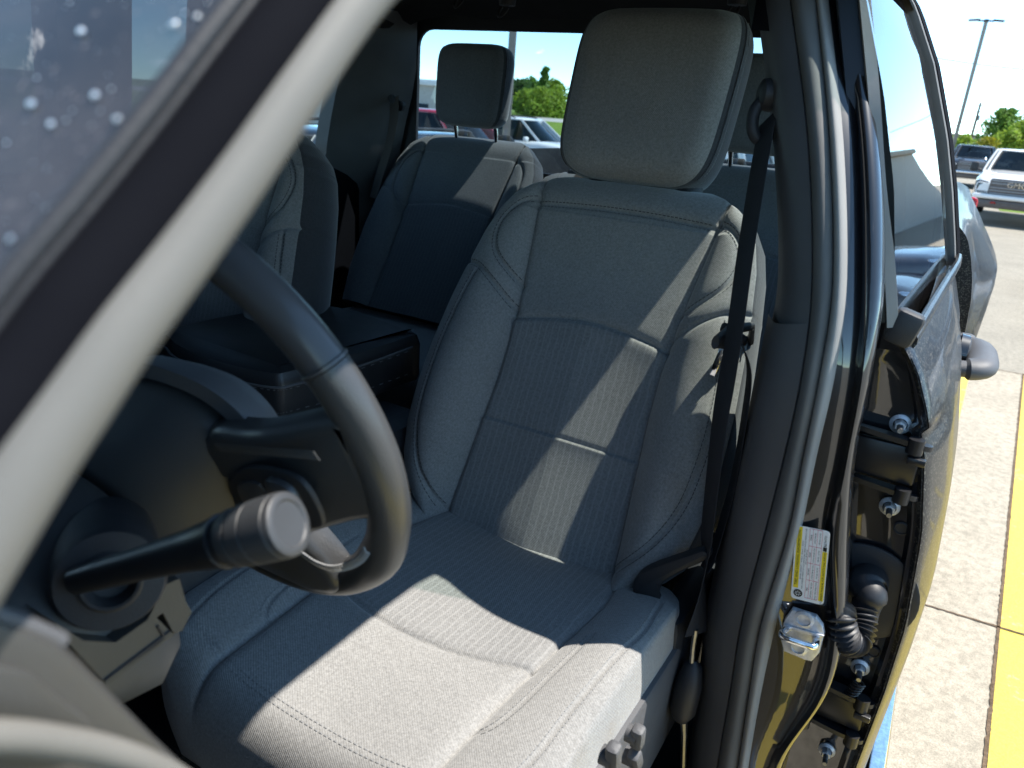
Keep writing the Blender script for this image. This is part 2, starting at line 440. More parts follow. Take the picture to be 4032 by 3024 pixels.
def back_object(name, parent, geo, A, rec, thread, stl, cl='cloth', rb='rib'):
    G, mats, f, seams = geo
    r = R_(rec); E1 = np.array([1., 0, 0]); Vx = np.array([0, math.sin(r), math.cos(r)]); Nx = np.array([0, -math.cos(r), math.sin(r)])
    X = lambda p: np.array(A)+E1*p[0]+Vx*p[1]+Nx*p[2]
    mb = MB(); Gw = np.array(A)+G[..., :1]*E1+G[..., 1:2]*Vx+G[..., 2:]*Nx
    mb.grid(Gw, cv=True, m=mats)
    def fw(u, v):
        p, nn = f(u, v); return X(p), E1*nn[0]+Vx*nn[1]+Nx*nn[2]
    for p, off in stl: stitches(mb, p, fw, off)
    return mb.build(name, [M[cl], M[rb], thread, M['darkcloth']], parent, smooth=180), X

def headrest(name, parent, A, size, tilt, cl='cloth'):
    """padded block; A = middle of the front face; front cloth, dark side gussets"""
    W, H, D = size; r = R_(tilt)
    Vx = np.array([0, math.sin(r), math.cos(r)]); Nx = np.array([0, -math.cos(r), math.sin(r)]); E1 = np.array([1., 0, 0])
    nu, nv = 48, 48; mb = MB(); ring = []
    e = 5.6
    vs = np.linspace(-1, 1, 61); vs = np.sign(vs)*(1-(1-np.abs(vs))**1.5)
    G = []
    for v in vs:
        wv = W/2*(1-abs(v)**e)**(1/e)*(1+.03*v-.02*v*v); k = max(1e-3, (1-abs(v)**9)**.5)
        row = []
        tt = np.linspace(-1, 1, 41)
        for t in tt:
            n = .010*(1-t*t)-.055*max(0, abs(t)-.72)**2/.08*.35; row.append((t*wv, v*H/2, (n*k)-(1-k)*D*.45))
        z1 = row[-1][2]; z0 = -D*(1-.45*(1-k))
        for a in np.linspace(0, 1, 14)[1:-1]:
            row.append((wv*(1+.05*math.sin(math.pi*a)*k-.10*a*a), v*H/2, z1+(z0-z1)*a))
        for t in np.linspace(.9, -.9, 9): row.append((t*wv, v*H/2, z0-.012*(1-t*t)*k))
        for a in np.linspace(1, 0, 14)[1:-1]:
            row.append((-wv*(1+.05*math.sin(math.pi*a)*k-.10*a*a), v*H/2, z1+(z0-z1)*a))
        G.append(row)
    G = np.array(G); nr = G.shape[1]; mats = []
    for i in range(len(vs)-1):
        for j in range(nr): mats.append(0 if 1 <= j < 39 else 1)
    X = lambda p: np.array(A)+E1*p[0]+Vx*p[1]+Nx*p[2]
    Gw = np.array(A)+G[..., :1]*E1+G[..., 1:2]*Vx+G[..., 2:]*Nx
    mb.grid(Gw, cv=True, m=mats); n0 = len(mb.V)
    mb.F.append(list(range(n0-nr, n0))); mb.M.append(0); mb.F.append(list(range(n0-nr*len(vs), n0-nr*(len(vs)-1)))[::-1]); mb.M.append(0)
    # piping and a stitched gusset seam down each side
    for sg in (-1, 1):
        kk = lambda v: max(1e-3, (1-abs(v)**9)**.5)
        P = [X(((W/2*(1-abs(v)**e)**(1/e)*(1+.03*v-.02*v*v))*1.0*sg, v*H/2, -.0189*kk(v)-(1-kk(v))*D*.45)) for v in np.linspace(-.9, .9, 40)]
        mb.tube(P, .0016, 6, m=1)
        for i in range(0, 60):
            v = -.85+1.7*i/60; ww = (W/2*(1-abs(v)**e)**(1/e)*(1+.03*v-.02*v*v))
            a, b = X((ww*1.018*sg, v*H/2, -.030)), X((ww*1.018*sg, (v+.019)*H/2, -.030)); mb.tube([a, b], .0008, 4, m=2)
    o = mb.build(name, [M[cl], M['darkcloth'], M['stitch']], parent, smooth=60)
    return o, X

# --- driver's seat
SX = .460                                        # seat centre line
w_tab = [(0, .20), (.03, .235), (.06, .26), (.1, .278), (.16, .289), (.24, .292), (.32, .289), (.4, .281), (.48, .270), (.55, .258), (.60, .243), (.635, .222), (.66, .195), (.68, .165), (.70, .12)]
us_tab = [(0, .166), (.06, .164), (.15, .158), (.28, .149), (.36, .148), (.45, .153), (.55, .164), (.63, .174), (.665, .178), (.70, .178)]
B_tab = [(0, .036), (.08, .052), (.2, .060), (.32, .055), (.42, .046), (.52, .030), (.6, .015), (.66, .005), (.7, 0)]
loop = poly2([(.172, .632), (.205, .612), (.228, .575), (.226, .535), (.205, .50), (.152, .458)])
shld = poly2([(.272, .482), (.238, .475), (.20, .452), (.150, .412)])
bolst = poly2([(.240, .468), (.252, .40), (.262, .31), (.262, .22), (.252, .15), (.222, .085), (.168, .022)])
upper = [(x, .626-.006*(x/.17)**2) for x in np.linspace(-.172, .172, 12)]
bolL = poly2([(-.240, .458), (-.256, .335), (-.268, .226), (-.254, .166), (-.222, .095), (-.166, .035)])
extra = [loop, mirror(loop), shld, mirror(shld), mirror(bolst), bolst]
drv_geo = backrest(w_tab, us_tab, B_tab, .70, (.417, .394), .205, extra+[upper], None)
stl = [(loop, .0055), (mirror(loop), .0055), (mirror(shld), .0055), (mirror(bolst), .006), (bolst, .006), (upper, .005)]
driver = empty('driver_seat', parent=truck); driver['label'] = 'grey cloth driver seat with a sunlit cushion front'
A0 = (SX, 1.0, .93)
REC = 26.5
back, SB = back_object('backrest', driver, drv_geo, A0, REC, M['darkstitch'], stl)
hr, HX = headrest('headrest', driver, SB((-.014, .838, .040)), (.306, .312, .115), 18)
for sx in (-.085, .085):
    mb = MB(); mb.tube([SB((sx, .62, -.05)), SB((sx, .80, -.03))], .0065, 12, m=0); mb.lathe([(.026, -.012), (.026, .012), (.020, .02), (.009, .022)], SB((sx, .697, -.055)), SB((0, 1, 0))-SB((0, 0, 0)), 20, m=1)
    mb.build('headrest_post', [M['chrome'], M['blk']], driver)

# cushion
def cushion_geo(L=.565, hw=.286, us=.172, thick=.15, step=.003):
    seam_us = [(0, .176), (.1, .188), (.2, .182), (.3, .174), (.4, .168), (.5, .163), (L, .160)]
    ust = lambda y: interp(y, [(a, b) for a, b in seam_us])
    archp = poly2([(-.172, .300), (-.11, .322), (-.024, .332), (.056, .328), (.115, .318), (.172, .302)])
    seams = [[(u, y) for y, u in seam_us], [(-u, y) for y, u in seam_us], archp]
    bst = poly2([(.212, .20), (.206, .28), (.196, .38), (.184, .42), (.166, .435)])
    bstL = mirror(bst)
    ost = poly2([(.262, .06), (.270, .16), (.263, .24), (.257, .36), (.252, .45), (.23, .53)])
    soft = [bst, bstL, ost, mirror(ost)]
    def zf(U, Y):
        a = np.abs(U); w = hwf(Y); u0 = ust(Y); t = np.clip((a-u0)/np.maximum(w-u0, 1e-3), 0, 1)
        z = .006+.022*(Y/L)+.012*np.sin(np.pi*np.clip(Y/L, 0, 1))
        z = z+np.where(a > u0, .025*np.sin(np.pi*.70*t**1.2)*interp(Y, [(0, .35), (.1, .8), (.2, 1), (.4, 1), (.5, .75), (L, .4)]), 0)
        z = z-.010*np.cos(np.clip(a/u0, 0, 1)*np.pi/2)+.006
        z = z+.005*np.where(a < u0, np.exp(-seg_dist(U, Y, archp)/.03), 0)
        for p in seams: d = seg_dist(U, Y, p); z = z-.0055*np.exp(-(d/.0032)**2)-.004*np.exp(-(d/.011)**2)
        for p in soft: z = z-.002*np.exp(-(seg_dist(U, Y, p)/.003)**2)
        return z
    def hwf(Y): 
        c = np.clip(Y-(L-.115), 0, .115)/.115; r = np.clip(.05-Y, 0, .05)/.05
        return hw-.115*(1-np.sqrt(np.clip(1-c*c, 0, 1)))-.03*r*r
    def kf(Y): return np.sqrt(np.clip(1-(np.clip(Y-(L-.05), 0, None)/.0505)**2, 0.0004, 1))
    ys = np.r_[np.linspace(0, L-.06, int((L-.06)/step)), L-.06+.06*np.sin(np.linspace(0, np.pi/2, 30))]
    t = np.linspace(-1, 1, int(2*hw/step)); G = []; mats = []
    for y in ys:
        w = float(hwf(np.array(y))); U = t*w; z = zf(U, np.full(U.shape, y)); k = float(kf(np.array(y)))
        zc = -.045; z = zc+(z-zc)*k; e0 = float(z[-1]); bz = -thick*(.3+.7*k)
        row = [(u, y, q) for u, q in zip(U, z)]
        sd = np.linspace(0, 1, 14)[1:-1]
        row += [(w+.012*math.sin(math.pi*a)-.02*a*a, y, e0+(bz-e0)*a) for a in sd]
        row += [(a*(w-.02), y, bz) for a in np.linspace(1, -1, 7)]
        row += [(-w-.012*math.sin(math.pi*a)+.02*a*a, y, float(z[0])+(bz-float(z[0]))*a) for a in sd[::-1]]
        G.append(row)
    G = np.array(G); nr = G.shape[1]; nt_ = len(t)
    for i in range(len(ys)-1):
        y = (ys[i]+ys[i+1])/2
        for j in range(nr):
            if j < nt_-1:
                u = (t[j]+t[j+1])/2*float(hwf(np.array(y)))
                ya = np.interp(abs(u), [0, .172], [.331, .301])
                mats.append(1 if abs(u) < float(ust(y)) and y < ya else 0)
            else: mats.append(0)
    def f(u, y):
        e = .002; zc = -.045
        q = [zc+(float(zf(np.array([a]), np.array([b]))[0])-zc)*float(kf(np.array(b))) for a, b in ((u, y), (u+e, y), (u, y+e))]
        nn = np.array([-(q[1]-q[0])/e, -(q[2]-q[0])/e, 1.]); nn /= np.linalg.norm(nn)
        return np.array([u, y, q[0]+.0004]), nn
    rim = [(float(hwf(np.array(y)))*.985, y) for y in np.linspace(.06, L-.05, 40)]
    frn = [(u, L-.045-.02*(u/.2)**4) for u in np.linspace(-.19, .19, 20)]
    return G, mats, f, [(bst, .005), (bstL, .005), (ost, .005), (mirror(ost), .005), (frn, .004)]
cus_geo = cushion_geo()
def cushion_object(name, parent, cx, y0, z0, geo):
    G, mats, f, st = geo
    B = lambda p: np.array([cx+p[0], y0-p[1], z0+p[2]])
    mb = MB(); Gw = np.stack([cx+G[..., 0], y0-G[..., 1], z0+G[..., 2]], -1)[:, ::-1]
    nr = G.shape[1]; mm = []
    for i in range(G.shape[0]-1):
        r = mats[i*nr:(i+1)*nr]; r2 = r[:-1][::-1]+[r[-1]]; mm += r2
    mb.grid(Gw, cv=True, m=mm); n0 = len(mb.V); mb.F.append(list(range(n0-nr, n0))); mb.M.append(0)
    def fw(u, y):
        p, nn = f(u, y); return B(p), np.array([nn[0], -nn[1], nn[2]])
    for p, off in st: stitches(mb, p, fw, off)
    return mb.build(name, [M['cloth'], M['rib'], M['stitch']], parent, smooth=180)
cushion_object('seat_cushion', driver, SX+.004, 1.015, .935, cus_geo)

# plastic skirt, recliner cover and power switches on the door side of the seat
mb = MB(); X0 = SX+.285
sk = smooth_path([(X0, 1.10, .80), (X0, 1.05, .90), (X0, .93, .905), (X0, .80, .915), (X0, .64, .925), (X0, .52, .915), (X0, .475, .87)], 5)+[np.array((X0, .50, .72)), np.array((X0, 1.10, .70))]
mb.prism(sk, (.022, 0, 0), bev=.010); mb.build('side_skirt', M['char'], driver)
mb = MB(); rc = [at(*p, Y=.985) for p in ((1384, 1292), (1375, 1262), (1382, 1236), (1410, 1216), (1500, 1184), (1530, 1176), (1538, 1196), (1478, 1224), (1436, 1252), (1414, 1300))]
mb.prism(smooth_path(rc, 4, True), (0, -.022, 0), bev=.008); mb.build('recliner_cover', M['blk'], driver)
mb = MB(); mb.box((.742, 1.05, .84), (.05, .22, .22), bev=.02); mb.build('seat_frame_cover', M['blk'], driver)
for (u, v, h, rot) in ((1325, 1640, .050, .25), (1378, 1592, .032, .15), (1372, 1640, .04, .5)):
    c = at(u, v, X=.79); mb = MB(); mb.box((0, 0, 0), (.016, .018, h), (rot, 0, 0), .005); mb.lathe([(.011, -.014), (.011, 0)], (0, 0, 0), (1, 0, 0), 16)
    mb.V = [tuple(np.array(p)+c) for p in mb.V]; mb.build('seat_switch', M['char'], driver)

# --- front passenger seat: the same seat on the other side of the console
PX = -.445
pas = empty('passenger_seat', parent=truck); pas['label'] = 'shaded grey cloth front passenger seat'
for ch in list(driver.children):
    kd = ch.name.split('.')[0]
    if kd in ('backrest', 'headrest', 'headrest_post', 'seat_cushion'):
        c = ch.copy(); COL.objects.link(c); c.parent = pas; c.location = (PX-SX, .0, -.01)
        if kd != 'seat_cushion':                       # this back is set more upright, turned about its hinge
            th = R_(10); Rm = Matrix.Rotation(th, 3, 'X'); pv = Vector(A0); c.rotation_euler = (th, 0, 0); c.location = Vector((PX-SX, .0, -.01))+pv-Rm@pv

# --- rear bench: two outer backs, a narrow middle, cushion, headrests
rear = empty('rear_seat', parent=truck); rear['label'] = 'shade-toned grey cloth rear bench crossed by a strip of sunlight'
rw = [(0, .26), (.1, .275), (.25, .28), (.4, .272), (.5, .255), (.56, .23), (.60, .19), (.63, .13)]
rus = [(0, .165), (.2, .160), (.35, .162), (.5, .172), (.6, .178), (.63, .18)]
rB = [(0, .02), (.15, .03), (.3, .03), (.45, .02), (.55, .008), (.63, 0)]
rl = poly2([(.172, .54), (.20, .53), (.222, .49), (.224, .42), (.205, .37), (.165, .34)])
rsh = poly2([(.262, .40), (.23, .385), (.20, .36), (.163, .30)])
rgeo = backrest(rw, rus, rB, .63, (.372, .352), None, [rl, mirror(rl), rsh, mirror(rsh)], None, thick=.12, step=.0042)
RREC = 31
for cx in (-.385, .50):
    o, RB = back_object('backrest', rear, rgeo, (cx, 1.765, 1.034), RREC, M['stitch'], [(rl, .005), (mirror(rl), .005)], 'shadecloth', 'shaderib')
    hx = RB((0, .735, -.005)); hx = np.array((hx[0]-.006, 2.025, 1.705)); h2, _ = headrest('headrest', rear, hx, (.246, .24, .085), 4, 'shadecloth')
    for sx in (-.075, .075):
        mb = MB(); mb.tube([RB((sx, .56, -.06)), hx+np.array([sx, .045, -.06])], .0065, 12, m=0); mb.box(RB((sx, .637, -.06)), (.05, .04, .022), (R_(-RREC), 0, 0), .006, m=1)
        mb.build('headrest_post', [M['chrome'], M['blk']], rear)
mgeo = backrest([(0, .20), (.45, .19), (.53, .165), (.57, .12), (.6, .06)], [(0, .13), (.6, .13)], [(0, .004), (.6, 0)], .575, (.34, .34), None, [], None, thick=.11, step=.005)
back_object('middle_backrest', rear, mgeo, (.055, 1.775, 1.01), RREC, M['stitch'], [], 'shadecloth', 'shadecloth')
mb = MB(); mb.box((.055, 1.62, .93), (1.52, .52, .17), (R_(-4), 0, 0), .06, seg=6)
mb.build('rear_cushion', M['shadecloth'], rear)
RBm = lambda u, v, n: np.array((.055, 1.775, 1.01))+np.array([u, math.sin(R_(RREC))*v-math.cos(R_(RREC))*n, math.cos(R_(RREC))*v+math.sin(R_(RREC))*n])
mb = MB(); mb.box(RBm(-.03, .572, -.055), (.16, .075, .02), (R_(-RREC+15), 0, 0), .008); mb.build('belt_bezel', M['blk'], rear)
mb = MB(); mb.ribbon(smooth_path([RBm(-.03, .575, -.07), RBm(-.03, .588, -.04), RBm(-.035, .57, -.004), RBm(-.05, .50, .010), RBm(-.085, .38, .014), RBm(-.14, .18, .012), RBm(-.18, .03, .02)], 6), (1, 0, 0), .052, .0022)
M['webbrown'] = plastic('brown_grey_webbing', (.085, .072, .062), .85, 700, .4, .2)
mb.build('belt_webbing', M['webbrown'], rear)

# ------------------------------------------------------------------ driver's seat belt
belt = empty('seat_belt', parent=truck); belt['label'] = 'black driver seat belt hanging slack beside the door pillar'
bp = [at(1660, 255, Y=1.11), at(1650, 300, Y=1.09), at(1628, 430, Y=1.05), at(1608, 560, Y=1.02), at(1592, 680, Y=1.0), at(1575, 790, Y=.995), at(1556, 900, Y=.99), at(1540, 1030, Y=.985), at(1526, 1160, Y=.98), at(1515, 1290, Y=.97), at(1503, 1370, Y=.96)]
bp2 = smooth_path(bp, 6); nb = len(bp2)
sd = [Vector((math.cos(a), math.sin(a)*-.9, 0)) for a in np.interp(np.linspace(0, 1, nb), [0, .12, .55, .8, .92, 1], [R_(60), R_(57), R_(52), R_(58), R_(95), R_(115)])]
mb = MB(); mb.ribbon(bp2, sd, [.047]*nb, .0018); mb.build('webbing', M['web'], belt)
# second fall of the same strap down to the retractor
b3 = smooth_path([at(1600, 735, Y=1.0), at(1618, 800, Y=1.01), at(1608, 900, Y=1.01), at(1582, 1050, Y=1.01), at(1545, 1180, Y=1.0), at(1522, 1230, Y=.985)], 6)
mb = MB(); mb.ribbon(b3, [Vector((.35, -.9, 0))]*len(b3), .045, .0018); mb.build('webbing', M['web'], belt)
c = at(1585, 722, X=.733); yv = Vector((.0, 0, 1))
mb = MB(); L1, R1 = at(1545, 740, X=.725), at(1625, 705, X=.745)
mb.tube([L1, at(1575, 712, X=.722), R1], [.010, .009, .007], 10, sy=.55); mb.tube([L1, at(1590, 742, X=.720), at(1622, 735, X=.738), R1], [.008, .010, .009, .007], 10, sy=.6)
mb.box(c, (.05, .010, .016), (0, R_(12), R_(-28)), .004); mb.build('latch_plate', M['blk'], belt)
mb = MB(); mb.box(at(1550, 782, X=.722), (.010, .003, .045), (0, R_(12), 0), .0014); mb.build('latch_tongue', M['chrome'], belt)
mb = MB(); s0 = at(1575, 768, X=.730)
for i in range(6): mb.box(s0+np.array([-.015+.006*i, -.004+.003*i, 0]), (.002, .003, .020), None, .0007)
mb.build('belt_stitching', M['stitch'], belt)
# upper guide loop
gc = at(1664, 205, Y=1.12); mb = MB()
mb.lathe([(.020, -.012), (.022, 0), (.020, .012), (.012, .016), (0, .016)], gc, (-.9, -.5, 0), 24)
mb.tube(smooth_path([gc+np.array(p) for p in ((-.004, .0, .0), (-.014, -.012, -.022), (-.012, -.016, -.045), (-.002, -.012, -.058), (.010, .0, -.05))], 6), .0085, 12); mb.build('guide_loop', M['blk'], belt)
# buckle stalk / lower anchor cable at the foot of the pillar
mb = MB(); a0 = at(1487, 1480, Y=.955)
mb.lathe([(.004, .045), (.014, .035), (.021, 0), (.0205, -.045), (.012, -.062), (.006, -.066)], a0, (0.02, .1, 1), 18)
mb.build('anchor_sleeve', M['boot'], belt)
mb = MB(); mb.tube(smooth_path([a0+np.array((0, 0, .03)), at(1497, 1400, Y=.958), at(1503, 1360, Y=.96)], 5), .0042, 8); mb.tube([a0+np.array((0, 0, -.05)), at(1478, 1590, Y=.955), at(1474, 1720, Y=.955)], [.007, .0045, .0045], 8)
mb.build('anchor_cable', M['steel'], belt)

# ------------------------------------------------------------------ steering wheel
WC = np.array([.46, .39, 1.385]); WT = R_(19.2); WN = np.array([0, math.cos(WT), math.sin(WT)]); WE2 = np.cross(WN, [1., 0, 0]); WE1 = np.array([1., 0, 0])
wh = empty('steering_wheel', parent=truck); wh['label'] = 'black leather steering wheel seen from behind its rim'
def WP(x, y, n=0): return WC+WE1*x+WE2*y+WN*n
RW = .191
def rim_part(a0, a1, n, rr, mat, name, yr=1.0):
    mb = MB(); A = np.linspace(R_(a0), R_(a1), n)
    mb.tube([WP(RW*math.cos(a), RW*math.sin(a)) for a in A], rr(np.degrees(A)) if callable(rr) else rr, 24, closed=False); return mb.build(name, mat, wh, smooth=60)
WR = lambda d: .0172+.0022*np.exp(-((np.mod(d+180, 360)-180-32)/9.)**2)
# WE2 direction: check sign so that "down" is +e2
dn = 1 if WE2[2] < 0 else -1
def ang(px_, py_):
    q = FW+CR*(px_*SC-PW/2)/FPX-CU*(py_*SC-PH/2)/FPX; t = ((WC-CAM)@WN)/(q@WN); p = CAM+q*t-WC
    return math.degrees(math.atan2(p@WE2, p@WE1))
aS = ang(697, 790)                                 # seam between the smooth upper cap and the leather
rim_part(aS+.6, aS+215, 150, WR, M['wheelleather'], 'rim')
rim_part(aS+216, aS+360-.4, 120, .0168, M['wheelgloss'], 'rim_cap')
mb = MB(); a = R_(aS)
ce = WP(RW*math.cos(a), RW*math.sin(a)); tg = -WE1*math.sin(a)+WE2*math.cos(a)
mb.lathe([(.0160, -.0022), (.0183, -.0014), (.0183, .0012), (.0160, .002)], ce, tg, 30); mb.build('rim_joint_ring', M['wheelgloss'], wh)
# rear cover of the hub: rounded drum that flares to the spokes
mb = MB()
def hubring(n, k, sx, sy, oy=0, ox=0):
    return [WP(ox+sx*math.copysign(abs(math.cos(t))**.75, math.cos(t)), oy+sy*math.copysign(abs(math.sin(t))**.75, math.sin(t)), n) for t in np.linspace(0, 2*math.pi, 49)[:-1]]
mb.grid([hubring(.0, 1, .060, .060, .03, -.015), hubring(-.018, 1, .072, .074, .034, -.018), hubring(-.030, 1, .073, .075, .036, -.024), hubring(-.06, 1, .067, .068, .055, -.044), hubring(-.088, 1, .065, .064, .070, -.060), hubring(-.092, 1, .058, .058, .071, -.061), hubring(-.093, 1, .01, .01, .071, -.061)], cv=True)
mb.build('hub_cover', M['console'], wh, smooth=50)
mb = MB(); mb.grid([hubring(-.022, 1, .078, .070, .024), hubring(-.018, 1, .092, .080, .022), hubring(.0, 1, .088, .076, .022), hubring(.02, 1, .066, .057, .022), hubring(.034, 1, .038, .032, .02), hubring(.04, 1, .01, .01, .02)], cv=True)
mb.build('airbag_cover', M['char'], wh, smooth=60)
# spokes: broad arm towards the rim on each side, slim double arm at the bottom
def slab(pts, n0, n1, mat, name, bev=.008, lab=None):
    mb = MB(); P = smooth_path([WP(x, y, n0) for x, y in pts], 5, True); mb.prism(P, WN*(n1-n0), bev=bev)
    if name == 'spoke': mb.V = [tuple(np.array(p)+WN*.020*min(1, max(0, (abs((np.array(p)-WC)@WE1)-.115)/.07))) for p in mb.V]
    
    return mb.build(name, mat, wh, smooth=50)
for sg in (1, -1):
    slab([(sg*.045, -.022), (sg*.09, -.036), (sg*.13, -.050), (sg*.17, -.064), (sg*.184, -.064), (sg*.194, -.03), (sg*.196, .0), (sg*.192, .030), (sg*.165, .042), (sg*.121, .066), (sg*.09, .092), (sg*.075, .118), (sg*.04, .126), (.0, .122), (sg*-.006, .095), (0, .056), (sg*.018, .019)], -.014, -.036, M['wheelleather'], 'spoke', .010)
slab([(.012, .06), (.060, .07), (.098, .105), (.117, .140), (.112, .160), (.092, .172), (.06, .180), (-.05, .182), (-.09, .172), (-.112, .150), (-.098, .11), (-.06, .07)], .006, -.022, M['wheelleather'], 'lower_spoke', .010)
# switch pad on the back of the right-hand spoke as seen
mb = MB(); sp = [(.050, .030), (.072, .006), (.104, -.010), (.140, -.016), (.154, -.004), (.157, .024), (.146, .038), (.108, .054), (.066, .064), (.050, .054)]
mb.prism(smooth_path([WP(x, y, -.0345) for x, y in sp], 5, True), WN*-.0045, bev=.003); pad = mb.build('switch_pad', M['blk'], wh)
mb = MB(); q = [(.110, -.002), (.138, -.006), (.142, .026), (.118, .036)]; mb.prism(smooth_path([WP(x, y, -.038) for x, y in q], 4, True), WN*-.007, bev=.004)
q2 = [(.066, .024), (.098, .008), (.102, .042), (.070, .052)]; mb.prism(smooth_path([WP(x, y, -.038) for x, y in q2], 4, True), WN*-.003, bev=.002)
mb.build('switch_button', M['wheelgloss'], pad)
# laced seams: along the spoke top and round the bottom of the rim
mb = MB()
for i in range(30):
    x = .055+.0040*i; y = -.016-.0012*i
    mb.tube([WP(x, y+.001, -.0362), WP(x+.002, y+.004, -.0366), WP(x+.0036, y+.008, -.0362)], .0007, 5)
mb.build('spoke_lacing', M['darkstitch'], wh)
def wpx(u, v, n):
    q = FW+CR*(u-PW/2)/FPX-CU*(v-PH/2)/FPX; c = WC+WN*n; t = ((c-CAM)@WN)/(q@WN); return CAM+q*t
mb = MB(); lp_ = smooth_path([wpx(*p, -.026) for p in ((1150, 2150), (1195, 2185), (1250, 2220), (1310, 2238), (1370, 2228), (1420, 2200), (1448, 2160))], 12)
for i in range(1, len(lp_)-2, 2):
    t = lp_[i+1]-lp_[i-1]; t = t/np.linalg.norm(t); s_ = np.cross(t, WN)
    mb.tube([lp_[i]-s_*.0035, lp_[i]-WN*.0012+t*.001, lp_[i]+t*.003+s_*.0035], .0011, 5)
mb.build('lacing', M['stitch'], wh)

# ------------------------------------------------------------------ steering column: shroud, stalk
colm = empty('steering_column', parent=truck)
mb = MB(); prof = []
def cring(n, sx, sy, oy, e=.7):
    return [WP(.0+sx*math.copysign(abs(math.cos(t))**e, math.cos(t)), oy+sy*math.copysign(abs(math.sin(t))**e, math.sin(t)), n) for t in np.linspace(0, 2*math.pi, 61)[:-1]]
cr2 = lambda n, sx, sy, oy, ox: [p+WE1*ox for p in cring(n, sx, sy, oy)]
mb.grid([cr2(-.0985, .04, .04, .072, -.062), cr2(-.0985, .068, .067, .072, -.062), cr2(-.104, .078, .076, .072, -.055), cr2(-.13, .092, .088, .075, -.035), cr2(-.16, .099, .090, .070, -.023), cr2(-.20, .096, .080, .055, -.02), cr2(-.26, .08, .06, .04, -.02)], cv=True)
mb.build('column_shroud', M['console'], colm, smooth=50)
# lower cover with stepped edge, by outline on the door side of the column
lc = [at(*p, X=.547) for p in ((118, 1345), (160, 1402), (233, 1480), (376, 1372), (338, 1334), (352, 1324), (376, 1370), (394, 1362), (414, 1322), (401, 1298), (388, 1250), (360, 1262), (318, 1340), (250, 1388), (180, 1384))]
mb = MB(); mb.prism(lc, (-.12, 0, 0)); mb.build('lower_cover', M['dashp'], colm)
mb = MB(); gp = [at(*p, X=.5475) for p in ((262, 1446), (345, 1386), (352, 1374), (340, 1352))]; mb.tube(smooth_path(gp, 3), .0011, 6); mb.tube([at(226, 1470, X=.5475), at(366, 1364, X=.5475)], .0013, 6); mb.build('cover_groove', M['blk'], colm)
sb, stp = at(213, 1242, X=.560), at(628, 1130, X=.690)
sax = (stp-sb)/np.linalg.norm(stp-sb); sl_ = np.linalg.norm(stp-sb)
pod_ax = Vector((.80, -.45, .25)).normalized()
pc = at(238, 1256, X=.548)
mb = MB(); mb.lathe([(.036, -.10), (.0355, -.006), (.033, .0), (.020, .001), (.0185, .004), (.0165, .004), (.0150, .0), (.013, -.008), (.0, -.009)], pc, pod_ax, 40); mb.build('switch_pod', M['blk'], colm)
mb = MB(); mb.lathe([(.0195, -.002), (.0200, .003), (.0180, .0045), (.0165, .002)], pc, pod_ax, 40); mb.build('pod_ring', M['blk'], colm)
lev = empty('turn_signal_lever', parent=colm)
mb = MB(); mb.lathe([(.0085, -.02), (.0095, .0), (.0105, .25*sl_), (.0125, .5*sl_), (.0155, .66*sl_), (.0165, .675*sl_), (.0165, .685*sl_), (.0145, .69*sl_), (.0143, .72*sl_)], sb, sax, 30); mb.build('turn_signal_lever', M['blksteel'], colm)
mb = MB(); mb.lathe([(.0143, .72*sl_), (.0168, .724*sl_), (.0174, .735*sl_), (.0178, .775*sl_), (.0166, .778*sl_), (.0166, .786*sl_), (.0182, .789*sl_), (.0186, .85*sl_), (.0178, .853*sl_), (.0178, .858*sl_), (.0188, .861*sl_), (.0191, .962*sl_), (.0183, .966*sl_), (.0190, .971*sl_), (.0184, .992*sl_), (.0165, 1.0*sl_), (.0140, 1.0*sl_), (.0128, .993*sl_), (.0, .991*sl_)], sb, sax, 40); mb.build('lever_knob', M['knob'], colm)
bpy.data.objects.remove(lev)

# ------------------------------------------------------------------ dashboard, end panel, floor, console
dash = empty('dashboard', parent=truck)
mb = MB()
prof = smooth_path([(0, -.30, 1.36), (0, -.12, 1.405), (0, .03, 1.42), (0, .085, 1.40), (0, .10, 1.34), (0, .07, 1.24), (0, .10, 1.12), (0, .06, 1.0), (0, -.05, .86)], 5)
xs = np.linspace(-.75, .76, 40)
mb.grid([[(x, p[1]-.10*max(0, abs(x-.03)-.45)**2*4*.4+(.025*math.exp(-((x-.46)/.16)**4) if p[2] > 1.2 else 0), p[2]+(.03*math.exp(-((x-.46)/.2)**4) if p[2] > 1.33 else 0)) for p in prof] for x in xs])
mb.build('dash_body', M['char'], dash, smooth=60)
ep = [(-260, 1290), (-60, 1322), (0, 1338), (70, 1362), (128, 1386), (190, 1436), (262, 1512), (345, 1598), (440, 1690), (520, 1800), (300, 1900), (-260, 1900)]
mb = MB(); mb.prism([at(*p, X=.765)-np.array((.03, 0, 0)) for p in ep], (.030, 0, 0), bev=.006); mb.build('dash_end_panel', M['dashp'], dash)
e2 = [(-100, 1440), (40, 1440), (110, 1492), (190, 1560), (120, 1600), (-100, 1590)]
mb = MB(); mb.prism(smooth_path([at(*p, X=.766) for p in e2], 4, True), (.004, 0, 0), bev=.002); mb.build('fuse_cover', M['dashp'], dash)
mb = MB(); mb.tube(smooth_path([at(*p, X=.757) for p in ((-90, 1318), (0, 1338), (70, 1362), (128, 1388))], 5), .0035, 10); mb.build('vent_trim', M['char'], dash)
mb = MB(); mb.box((.60, .06, 1.12), (.34, .10, .32), (R_(-12), 0, 0), .02); mb.build('knee_panel', M['dashp'], dash)
